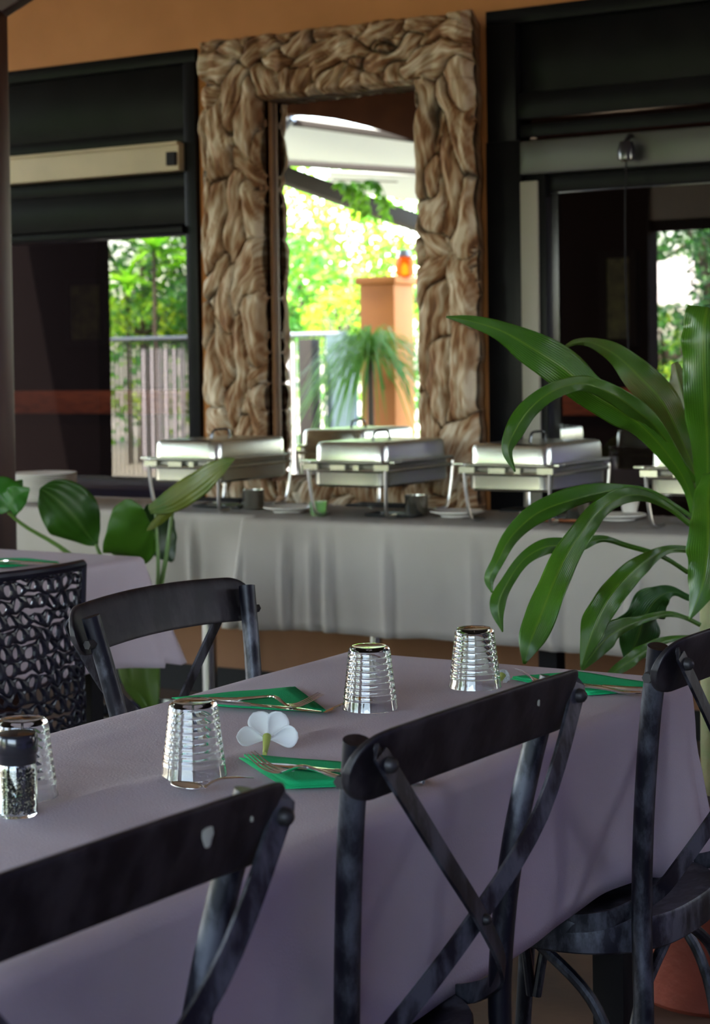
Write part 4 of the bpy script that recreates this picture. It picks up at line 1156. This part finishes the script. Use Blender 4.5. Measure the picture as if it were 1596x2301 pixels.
LV = [
 # (pixel midline base->tip, distances, widths, material, tilt, vfold)
 ([(1572, 1190), (1545, 1092), (1500, 1020), (1440, 955), (1385, 918), (1325, 880), (1270, 830), (1200, 785), (1130, 745), (1060, 722), (1003, 712)], [3.52, 3.5, 3.46, 3.42, 3.4, 3.37, 3.34, 3.31, 3.3, 3.3, 3.3], [24, 26, 48, 66, 72, 76, 92, 78, 46, 26, 4], 'leaf', .1, .25),
 ([(1562, 1085), (1530, 1040), (1480, 965), (1430, 922), (1375, 885), (1310, 862), (1245, 878), (1195, 915), (1160, 965), (1142, 1010), (1158, 1060)], [3.5, 3.48, 3.42, 3.36, 3.3, 3.25, 3.2, 3.18, 3.16, 3.15, 3.15], [14, 16, 26, 44, 42, 34, 38, 44, 42, 26, 3], 'leaf', .3, .3),
 ([(1575, 1120), (1562, 1060), (1530, 985), (1490, 905), (1440, 850), (1390, 802), (1335, 772), (1295, 770), (1266, 782)], [3.54, 3.53, 3.52, 3.5, 3.5, 3.5, 3.5, 3.5, 3.5], [22, 28, 52, 78, 74, 50, 24, 14, 4], 'leafold', .2, .25),
 ([(1590, 1120), (1590, 1000), (1585, 900), (1582, 800), (1583, 730), (1590, 690)], [3.5, 3.46, 3.42, 3.4, 3.4, 3.42], [46, 70, 92, 100, 100, 84], 'leaf', .0, .22),
 ([(1600, 1060), (1592, 1110), (1592, 1180), (1590, 1250), (1578, 1320), (1550, 1392)], [3.48, 3.42, 3.36, 3.32, 3.3, 3.3], [40, 66, 82, 84, 62, 4], 'leaf', .0, .3),
 ([(1560, 1165), (1520, 1138), (1465, 1108), (1400, 1100), (1345, 1108), (1270, 1128), (1205, 1155), (1150, 1205), (1118, 1262), (1100, 1300), (1106, 1332)], [3.52, 3.5, 3.46, 3.43, 3.4, 3.36, 3.34, 3.32, 3.3, 3.3, 3.3], [10, 10, 14, 22, 40, 46, 48, 36, 28, 24, 3], 'leaf', .2, .3),
 ([(1556, 1182), (1505, 1142), (1450, 1115), (1400, 1116), (1348, 1148), (1305, 1200), (1268, 1258), (1240, 1320), (1215, 1385), (1193, 1440), (1178, 1492)], [3.5, 3.45, 3.38, 3.3, 3.24, 3.18, 3.14, 3.1, 3.08, 3.06, 3.06], [12, 14, 26, 38, 44, 52, 62, 66, 70, 56, 6], 'leaf', .1, .2),
 ([(1548, 1288), (1485, 1250), (1405, 1225), (1352, 1212), (1295, 1226), (1230, 1228), (1178, 1257), (1142, 1308), (1120, 1362), (1130, 1420)], [3.5, 3.46, 3.42, 3.38, 3.35, 3.32, 3.3, 3.28, 3.26, 3.26], [10, 10, 12, 16, 32, 36, 30, 30, 34, 3], 'leaf', .3, .3),
 ([(1556, 1236), (1500, 1236), (1442, 1268), (1398, 1308), (1360, 1360), (1332, 1420), (1306, 1500)], [3.48, 3.42, 3.34, 3.28, 3.22, 3.18, 3.15], [14, 20, 44, 56, 60, 52, 4], 'leaf', .15, .28),
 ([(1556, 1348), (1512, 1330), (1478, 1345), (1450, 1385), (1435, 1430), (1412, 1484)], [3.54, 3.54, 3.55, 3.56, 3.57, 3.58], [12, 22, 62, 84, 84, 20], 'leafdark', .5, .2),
 ([(1575, 1405), (1540, 1388), (1500, 1380), (1440, 1394), (1380, 1422), (1342, 1458), (1306, 1508)], [3.5, 3.46, 3.42, 3.36, 3.3, 3.27, 3.25], [10, 10, 14, 20, 46, 42, 4], 'leaf', .2, .3),
 ([(1560, 1432), (1500, 1438), (1445, 1466), (1395, 1500), (1350, 1530)], [3.5, 3.44, 3.4, 3.36, 3.34], [10, 16, 30, 26, 4], 'leaf', .2, .25),
 ([(1572, 1060), (1550, 960), (1532, 880), (1515, 815)], [3.6, 3.62, 3.64, 3.66], [16, 34, 56, 16], 'leafold', .4, .4),
 ([(1568, 1120), (1520, 1020), (1480, 960), (1448, 925)], [3.56, 3.58, 3.6, 3.62], [12, 30, 36, 6], 'leaf', .2, .3),
 ([(1590, 1420), (1640, 1330), (1700, 1260), (1760, 1280)], [3.6, 3.62, 3.64, 3.66], [16, 50, 60, 6], 'leaf', .2, .3),
 ([(1600, 1080), (1650, 960), (1720, 900), (1790, 960)], [3.5, 3.5, 3.5, 3.5], [20, 60, 70, 6], 'leaf', .2, .3),
]
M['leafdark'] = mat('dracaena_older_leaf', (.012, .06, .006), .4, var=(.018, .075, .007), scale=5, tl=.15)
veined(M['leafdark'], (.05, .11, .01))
for i, (px, dd, ww, mm, ti, vf) in enumerate(LV):
    leaf_obj(dr, 'leaf', px, dd, ww, M[mm], M['leafrib'], tilt=ti, vfold=vf, seed=i, wav=.28, m_=16, n_=60)

# left plant
dl = 5.25
bc = PD(330, 1590, dl)
ph = empty('potted_philodendron', (bc.x, bc.y, 0)); tag(ph, 'broad-leaved green plant standing behind the second table at the left', 'potted plant')
mb_ = MB(); mb_.lathe([(.001, 0), (.12, 0), (.16, .24), (.17, .25), (.155, .25), (.15, .22), (.001, .22)], (0, 0, 0), 36); mb_.build('pot', M['blackplastic'], ph)
mb_ = MB(); mb_.lathe([(.15, .222), (.001, .235)], (0, 0, 0), 24); mb_.build('soil', M['soil'], ph)
PLV = [
 ([(218, 1225), (200, 1205), (170, 1165), (140, 1133), (108, 1108), (90, 1098)], [5.25, 5.24, 5.2, 5.18, 5.16, 5.15], [8, 60, 124, 118, 74, 6], 'bigleaf', .1, .12),
 ([(292, 1262), (293, 1240), (291, 1200), (289, 1165), (288, 1140), (288, 1122)], [5.3, 5.25, 5.2, 5.18, 5.17, 5.17], [70, 120, 108, 84, 62, 14], 'bigleafmid', .0, .1),
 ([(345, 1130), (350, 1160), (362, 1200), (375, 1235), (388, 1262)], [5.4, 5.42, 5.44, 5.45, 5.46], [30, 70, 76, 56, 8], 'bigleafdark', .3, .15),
 ([(335, 1146), (380, 1128), (430, 1095), (475, 1062), (505, 1042), (527, 1031)], [5.1, 5.08, 5.05, 5.0, 4.98, 4.97], [20, 52, 58, 46, 26, 4], 'bigleafyellow', .3, .2),
 ([(395, 1140), (370, 1160), (345, 1180), (330, 1192)], [5.15, 5.15, 5.15, 5.15], [6, 22, 16, 3], 'bigleafyellow', .2, .2),
 ([(18, 1150), (10, 1130), (-10, 1105), (-40, 1085)], [5.0, 5.0, 5.0, 5.0], [30, 96, 90, 10], 'bigleafbright', .1, .2),
 ([(14, 1135), (40, 1115), (66, 1098)], [4.98, 4.97, 4.96], [60, 52, 6], 'bigleafbright', .1, .2),
 ([(20, 1110), (38, 1092), (50, 1078)], [5.03, 5.04, 5.05], [40, 30, 4], 'bigleaf', .1, .2),
]
M['bigleafmid'] = mat('philodendron_young_leaf', (.06, .17, .008), .5, var=(.045, .14, .007), scale=6, tl=.28)
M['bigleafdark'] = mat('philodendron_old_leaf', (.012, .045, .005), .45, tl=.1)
M['bigleafbright'] = mat('philodendron_new_leaf', (.03, .15, .012), .4, tl=.3)
for i, (px, dd, ww, mm, ti, vf) in enumerate(PLV):
    leaf_obj(ph, 'leaf', px, dd, ww, M[mm], M['petiole'] if i < 4 else None, tilt=ti, vfold=vf, seed=i + 20, wav=.06, m_=12)
cbase = Vector((bc.x, bc.y, .26))
for pts in ([(216, 1222), (225, 1245), (270, 1330), (318, 1450)], [(390, 1138), (383, 1180), (373, 1255), (350, 1380), (340, 1480)], [(18, 1152), (60, 1185), (150, 1240), (260, 1340), (315, 1460)], [(292, 1255), (300, 1340), (325, 1480)], [(350, 1150), (355, 1300), (335, 1480)]):
    w = [PD(x, y, dl - .02) for x, y in pts] + [cbase]
    mb_ = MB(); mb_.tube(smooth_pts(w, 20), interp([.0045, .006, .009, .014], 20), 8); mb_.build('petiole', M['petiole'], ph, True)
for i, (px, ww) in enumerate((([(340, 1590), (330, 1540), (318, 1470), (322, 1390)], [30, 72, 88, 70]), ([(330, 1590), (300, 1530), (278, 1460), (275, 1390)], [20, 46, 44, 26]))):
    leaf_obj(ph, 'sheath', px, [5.2, 5.18, 5.17, 5.17], ww, M['petiole'], None, vfold=.5, seed=40 + i, wav=.02)

# ------------------------------------------------------------------ the garden behind the camera (seen in the mirror and panes)
GZ = -.12
mb_ = MB(); mb_.box((-34, -26, GZ - .1), (14, YB - .001, GZ)); mb_.box((XR + .001, YB, GZ - .1), (14, 12, GZ)); st(mb_.build('floor_garden', M['stone'], smooth=False))
RY = -5.6; RV = 2 * YM - RY
zr = VR(700, 752, RV).z
fx0, fx1 = VR(150, 750, RV).x, VR(780, 750, RV).x
fe = empty('garden_fence', ((fx0 + fx1) / 2, RY, GZ)); tag(fe, 'dark iron bar fence reflected in the mirror and left window', 'fence')
mb_ = MB(); mb_.tube([(fx0, RY, zr), (fx1, RY, zr)], .028, 10); mb_.build('handrail', M['railgrey'], fe, True)
nb = 60
for k in range(nb):
    x = fx0 + (fx1 - fx0) * (k + .5) / nb
    mb_ = MB(); mb_.tube([(x, RY, GZ), (x, RY, zr - .02)], .011, 6); mb_.build('bar', M['fence'], fe, True)
# white boards behind the fence
for i, (xa_, xb_, ya_) in enumerate(((295, 395, 785), (625, 668, 770))):
    Yv = 2 * YM + 7.6; a = VR(xa_, ya_, Yv); c = VR(xb_, ya_, Yv)
    e = empty('white_screen', ((a.x + c.x) / 2, a.y, GZ)); tag(e, ('white slatted screen behind the fence, reflected in the left window', 'white slatted screen behind the fence, reflected in the mirror')[i], 'screen')
    nn_ = 6 if i == 0 else 3
    for k in range(nn_):
        x = a.x + (c.x - a.x) * (k + .5) / nn_; w = abs(c.x - a.x) / nn_ * .22
        mb_ = MB(); mb_.box((x - w, a.y - .02, GZ), (x + w, a.y + .02, a.z)); mb_.build('board', M['whiteboard'], e, True)
# dark post and blue-grey panel
Yv = 2 * YM + 4.9; a = VR(680, 762, Yv); c = VR(708, 762, Yv)
mb_ = MB(); mb_.box((a.x, a.y - .07, GZ), (c.x, a.y + .07, a.z)); tag(mb_.build('garden_post', M['darkbeam'], None, bevel=.01), 'short dark post by the fence, reflected in the mirror', 'post')
Yv = 2 * YM + 5.1; a = VR(735, 755, Yv); c = VR(800, 755, Yv)
mb_ = MB(); mb_.box((a.x, a.y - .03, GZ), (c.x, a.y + .03, a.z)); tag(mb_.build('garden_board', M['bluegrey'], None, bevel=.01), 'blue-grey board beside the ochre pillar, reflected in the mirror', 'board')
# ochre pillar and lantern
Yv = 2 * YM + 3.4; a = VR(826, 625, Yv); c = VR(912, 625, Yv); yb_ = a.y
pr_ = empty('garden_pillar', ((a.x + c.x) / 2, yb_, GZ)); tag(pr_, 'ochre rendered garden pillar reflected in the mirror', 'pillar')
hw = (c.x - a.x) / 2 * .9; cx_ = (a.x + c.x) / 2
mb_ = MB(); mb_.box((cx_ - hw, yb_ - hw, GZ), (cx_ + hw, yb_ + hw, a.z - .07)); mb_.build('shaft', M['pillar'], pr_, True, bevel=.012)
mb_ = MB(); mb_.box((cx_ - hw - .03, yb_ - hw - .03, a.z - .07), (cx_ + hw + .03, yb_ + hw + .03, a.z)); mb_.build('cap', M['pillar'], pr_, True, bevel=.015)
lx_ = VR(910, 615, Yv).x; h_ = (VR(910, 560, Yv).z - a.z)
lan = empty('lantern', (lx_, yb_, a.z)); tag(lan, 'amber glass lantern on top of the ochre pillar, reflected in the mirror', 'lantern')
mb_ = MB(); mb_.lathe([(.001, 0), (.07, 0), (.085, .03), (.085, h_ * .62), (.06, h_ * .72), (.001, h_ * .72)], (0, 0, 0), 24); mb_.build('glass_body', M['amber'], lan)
mb_ = MB(); mb_.lathe([(.06, h_ * .72), (.065, h_ * .76), (.05, h_ * .95), (.001, h_)], (0, 0, 0), 20); mb_.build('lid', M['railgrey'], lan)
# candle-like bulb
mb_ = MB(); mb_.lathe([(.001, .02), (.02, .03), (.018, h_ * .4), (.001, h_ * .5)], (0, 0, 0), 12); mb_.build('bulb', mat('amber_flame', (1, .5, .1), .5, emit=((1, .38, .05), 3)), lan)


def scatter_leaves(mb_, c, rad, n_, size, rr_, mats_n=1, elong=2.0, shell=.55):
    for k in range(n_):
        while True:
            v = Vector((rr_.uniform(-1, 1), rr_.uniform(-1, 1), rr_.uniform(-1, 1)))
            if shell < v.length < 1: break
        cl = noise.noise(v * 3.1 + Vector(c))
        if cl < -.18: continue
        p_ = Vector((c[0] + v.x * rad[0], c[1] + v.y * rad[1], c[2] + v.z * rad[2]))
        d = Vector((rr_.gauss(0, 1), rr_.gauss(0, 1), rr_.gauss(-.3, .7))).normalized(); s_ = d.cross(Vector((rr_.gauss(0, 1), rr_.gauss(0, 1), rr_.gauss(0, 1)))).normalized()
        u = s_.cross(d) ; L_ = size * rr_.uniform(.6, 1.3); W_ = L_ / elong
        mb_.cur = rr_.randrange(mats_n)
        mb_.add([p_, p_ + d * L_ * .5 + s_ * W_ * .5 + u * W_ * .15, p_ + d * L_, p_ + d * L_ * .5 - s_ * W_ * .5 + u * W_ * .15], [(0, 1, 2, 3)])


def tree(cx_, cy_, cz_, rad, n_, size, mats_, label, seed, trunk=.09, name='garden_tree', elong=2.):
    rr_ = random.Random(seed); e = empty(name, (cx_, cy_, GZ)); tag(e, label, 'tree', 'trees and bushes beyond the fence')
    mb_ = MB(); scatter_leaves(mb_, (cx_, cy_, cz_), rad, n_, size, rr_, len(mats_), elong); mb_.build('foliage', mats_, e, True, smooth=False)
    mb_ = MB(); mb_.tube([(cx_, cy_, GZ), (cx_ + .05, cy_, cz_ * .5), (cx_, cy_, cz_)], [trunk, trunk * .8, trunk * .4], 8)
    for k in range(5):
        a = 2 * pi * k / 5 + seed; mb_.tube([(cx_, cy_, cz_ - rad[2] * .6), (cx_ + cos(a) * rad[0] * .7, cy_ + sin(a) * rad[1] * .7, cz_ + rad[2] * .3)], [trunk * .4, .015], 6)
    mb_.build('trunk', M['bark'], e, True)
    return e


def at(x, y, back): p_ = VR(x, y, 2 * YM + back); return p_
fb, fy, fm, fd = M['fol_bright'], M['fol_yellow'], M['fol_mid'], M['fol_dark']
T = [  # pixel centre, distance behind mirror-plane-fold, radii, count, leaf size, materials, label
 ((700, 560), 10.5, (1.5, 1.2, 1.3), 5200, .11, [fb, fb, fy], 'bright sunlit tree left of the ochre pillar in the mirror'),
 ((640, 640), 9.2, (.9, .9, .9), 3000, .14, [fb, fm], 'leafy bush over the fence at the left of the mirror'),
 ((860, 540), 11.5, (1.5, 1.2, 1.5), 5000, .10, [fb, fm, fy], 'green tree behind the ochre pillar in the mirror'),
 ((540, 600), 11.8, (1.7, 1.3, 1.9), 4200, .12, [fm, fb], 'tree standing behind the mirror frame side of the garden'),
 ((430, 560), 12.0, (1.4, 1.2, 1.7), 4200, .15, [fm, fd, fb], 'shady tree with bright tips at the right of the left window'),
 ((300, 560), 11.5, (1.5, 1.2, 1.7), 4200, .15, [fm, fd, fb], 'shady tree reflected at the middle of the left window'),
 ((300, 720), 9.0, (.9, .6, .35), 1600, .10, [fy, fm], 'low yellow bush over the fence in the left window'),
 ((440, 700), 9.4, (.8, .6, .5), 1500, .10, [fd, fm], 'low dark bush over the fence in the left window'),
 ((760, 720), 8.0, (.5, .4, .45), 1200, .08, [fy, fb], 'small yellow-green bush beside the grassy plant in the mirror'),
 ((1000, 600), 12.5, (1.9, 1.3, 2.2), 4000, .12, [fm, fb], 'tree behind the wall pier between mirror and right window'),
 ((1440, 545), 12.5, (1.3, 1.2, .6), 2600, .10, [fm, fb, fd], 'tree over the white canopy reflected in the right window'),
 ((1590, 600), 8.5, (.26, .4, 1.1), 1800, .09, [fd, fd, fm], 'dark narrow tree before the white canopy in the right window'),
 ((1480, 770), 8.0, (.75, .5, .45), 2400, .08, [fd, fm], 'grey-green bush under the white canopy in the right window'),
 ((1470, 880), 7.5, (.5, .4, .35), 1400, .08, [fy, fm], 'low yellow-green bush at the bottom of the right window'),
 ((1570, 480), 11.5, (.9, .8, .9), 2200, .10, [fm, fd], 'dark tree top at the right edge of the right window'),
]
for i, (q, back, rad, n_, sz, ms, lab) in enumerate(T):
    c = at(q[0], q[1], back); tree(c.x, c.y, c.z, rad, n_, sz, ms, lab, 100 + i)
# tall hedge closing the garden
mb_ = MB(); rh = random.Random(77)
for k in range(16000):
    x = rh.uniform(-24, 2); z = GZ + rh.random() ** .8 * 5.2; y = -13.5 + rh.gauss(0, .35)
    if z > 2.5 + 1.0 * noise.noise(Vector((x * .5, 2, 0))): continue
    d = Vector((rh.gauss(0, 1), rh.gauss(0, 1), rh.gauss(-.3, .7))).normalized(); s_ = d.cross(Vector((rh.random(), rh.random(), rh.random()))).normalized(); L_ = rh.uniform(.14, .28)
    p_ = Vector((x, y, z)); mb_.cur = rh.choice((0, 0, 1, 2))
    mb_.add([p_, p_ + d * L_ * .5 + s_ * L_ * .25, p_ + d * L_, p_ + d * L_ * .5 - s_ * L_ * .25], [(0, 1, 2, 3)])
tag(mb_.build('hedge', [fm, fb, fy], None, smooth=False), 'tall leafy hedge closing the garden behind the trees', 'hedge', kind='stuff')
# rosette plants (palm-like) in the left window
def rosette(c, R_, n_, w, m, label, seed, grp='palm-like rosettes in the left window', name='rosette_palm', droop=.3, stemh=None, cat='palm'):
    rr_ = random.Random(seed); e = empty(name, (c.x, c.y, GZ)); tag(e, label, cat, grp); mb_ = MB()
    for k in range(n_):
        a = rr_.uniform(0, 2 * pi); el = rr_.uniform(-.1, 1.35); L_ = R_ * rr_.uniform(.7, 1.1)
        d = Vector((cos(a) * cos(el), sin(a) * cos(el), sin(el))); s_ = d.cross(VUP).normalized(); rows = []
        for i in range(7):
            t_ = i / 6; p_ = c + d * L_ * t_ - VUP * droop * L_ * t_ ** 2.2; hw = w * sin(pi * (t_ * .92 + .06)) ** .8
            rows.append([p_ - s_ * hw, p_ - VUP * hw * .3, p_ + s_ * hw])
        mb_.grid(rows)
    mb_.build('fronds', m, e, True)
    mb_ = MB(); mb_.tube([(c.x, c.y, GZ), tuple(c)], [.035, .025], 8); mb_.build('trunk', M['bark'], e, True)
    return e
for i, (x, y, R_) in enumerate(((325, 560, .62), (425, 590, .62), (265, 640, .5), (440, 500, .55))):
    rosette(at(x, y, 8.2 + .25 * i), R_, 34, .05, M['frond'], ('bright rosette palm at the centre of the left window', 'bright rosette palm by the right jamb of the left window', 'low bright rosette palm at the dark edge in the left window', 'highest rosette palm at the top right of the left window')[i], 60 + i)
# ponytail-like plant in front of the pillar
c = at(832, 800, 2.7)
e = rosette(c, .95, 260, .009, M['fol_grass'], 'spiky plant with drooping grassy leaves before the ochre pillar', 91, grp=None, name='ponytail_palm', droop=.95, cat='plant')
mb_ = MB(); mb_.lathe([(.001, 0), (.16, 0), (.2, .3), (.17, .3), (.001, .27)], (0, 0, 0), 30); mb_.build('pot', M['terracotta'], e)
# small spotlight, white awning sheets and their dark frames
def sheet(pix, name, m, label, cat, th=.02, group=None):
    pts = [at(x, y, bk) for (x, y, bk) in pix]; mb_ = MB(); rows = []
    for j in range(9):
        v = j / 8; rows.append([(pts[0] * (1 - u) + pts[1] * u) * (1 - v) + (pts[3] * (1 - u) + pts[2] * u) * v - VUP * .05 * sin(pi * u) * sin(pi * v) for u in [i / 12 for i in range(13)]])
    mb_.grid(rows); o = mb_.build(name, m, None, solid=th); return tag(o, label, cat, group)


sheet([(560, 250, 3.2), (1100, 330, 3.2), (1100, 385, 6.2), (560, 352, 6.2)], 'awning_sheet', M['awning'], 'white awning sheet nearest the eave in the mirror', 'awning', group='white awning sheets')
sheet([(740, 385, 6.5), (1100, 400, 6.5), (1100, 470, 8.2), (740, 425, 8.2)], 'awning_sheet', M['awning'], 'lower white awning sheet behind the dark beam in the mirror', 'awning', group='white awning sheets')
for i, (p0, p1, w, lab) in enumerate((((560, 358, 6.3), (1100, 392, 6.3), .10, 'dark cross beam between the two white awning sheets'), ((560, 366, 3.6), (1060, 545, 6.4), .15, 'dark sloping gutter beam under the awning in the mirror'), ((560, 262, 3.1), (1100, 335, 3.1), .06, 'thin dark rail along the near edge of the awning'))):
    mb_ = MB(); mb_.bar(at(*p0), at(*p1), w, w * 1.1); tag(mb_.build('awning_beam', M['darkbeam'], None, bevel=.008), lab, 'beam', 'dark beams of the awning')
c = at(650, 268, 3.0)
e = empty('terrace_spotlight', tuple(c)); tag(e, 'small dark spotlight under the awning at the top left of the mirror', 'spotlight')
mb_ = MB(); mb_.tube([(0, 0, .12), (0, 0, .0)], .012, 8); mb_.lathe([(.001, .13), (.06, .125), (.06, .11), (.001, .11)], (0, 0, 0), 16); mb_.build('mount', M['blackmatte'], e)
mb_ = MB(); mb_.tube([(.03, 0, .02), (-.12, .02, -.10)], [.05, .065], 14); mb_.build('lamp_head', M['railgrey'], e)
# vine hanging before the awning
rv = random.Random(3); c = at(815, 430, 2.6)
e = empty('hanging_vine', tuple(c)); tag(e, 'green vine hanging from the beam at the top right of the mirror', 'vine')
mb_ = MB(); mbs = MB()
for k in range(5):
    x0_ = rv.uniform(-.22, .25); pts = smooth_pts([c + Vector((x0_ - .1, 0, .10)), c + Vector((x0_, .03, .05)), c + Vector((x0_ + .06, .02, -.08)), c + Vector((x0_ + .08, 0, -.12 - rv.random() * .12))], 12)
    mbs.tube(pts, .004, 5)
    for p_ in pts:
        for s_ in range(2):
            d = Vector((rv.gauss(0, .6), rv.gauss(0, .4), -.7)).normalized(); sv = d.cross(Vector((0, 1, .2))).normalized(); L_ = rv.uniform(.08, .13)
            mb_.add([p_, p_ + d * L_ * .45 + sv * L_ * .2, p_ + d * L_, p_ + d * L_ * .45 - sv * L_ * .2], [(0, 1, 2, 3)])
mb_.build('leaves', M['fol_bright'], e, True, smooth=False); mbs.build('stems', M['petiole'], e, True)
mbs = MB(); mbs.tube([tuple(c + Vector((-.3, 0, .12))), tuple(c + Vector((.35, 0, .06)))], .006, 6); mbs.build('main_stem', M['bark'], e, True)
# white canopy in the right window
cc = [at(1380, 592, 9.8), at(1545, 572, 9.8), at(1560, 700, 9.0), at(1380, 655, 9.0)]
uc = empty('garden_canopy', ((cc[0].x + cc[1].x) / 2, cc[0].y, GZ)); tag(uc, 'white fabric canopy reflected in the right window', 'canopy')
mb_ = MB(); mb_.grid([[(cc[0] * (1 - u) + cc[1] * u) * (1 - v) + (cc[3] * (1 - u) + cc[2] * u) * v + Vector((0, .1 * sin(pi * u), -.04 * sin(pi * u))) for u in [i / 12 for i in range(13)]] for v in [j / 8 for j in range(9)]])
mb_.build('fabric', M['whiteumbrella'], uc, True, solid=.012)
mb_ = MB()
for q in (cc[0], cc[1]): mb_.tube([(q.x, q.y, GZ), tuple(q)], .03, 8)
mb_.build('poles', M['darkbeam'], uc, True)
# light grey eave board in the right window
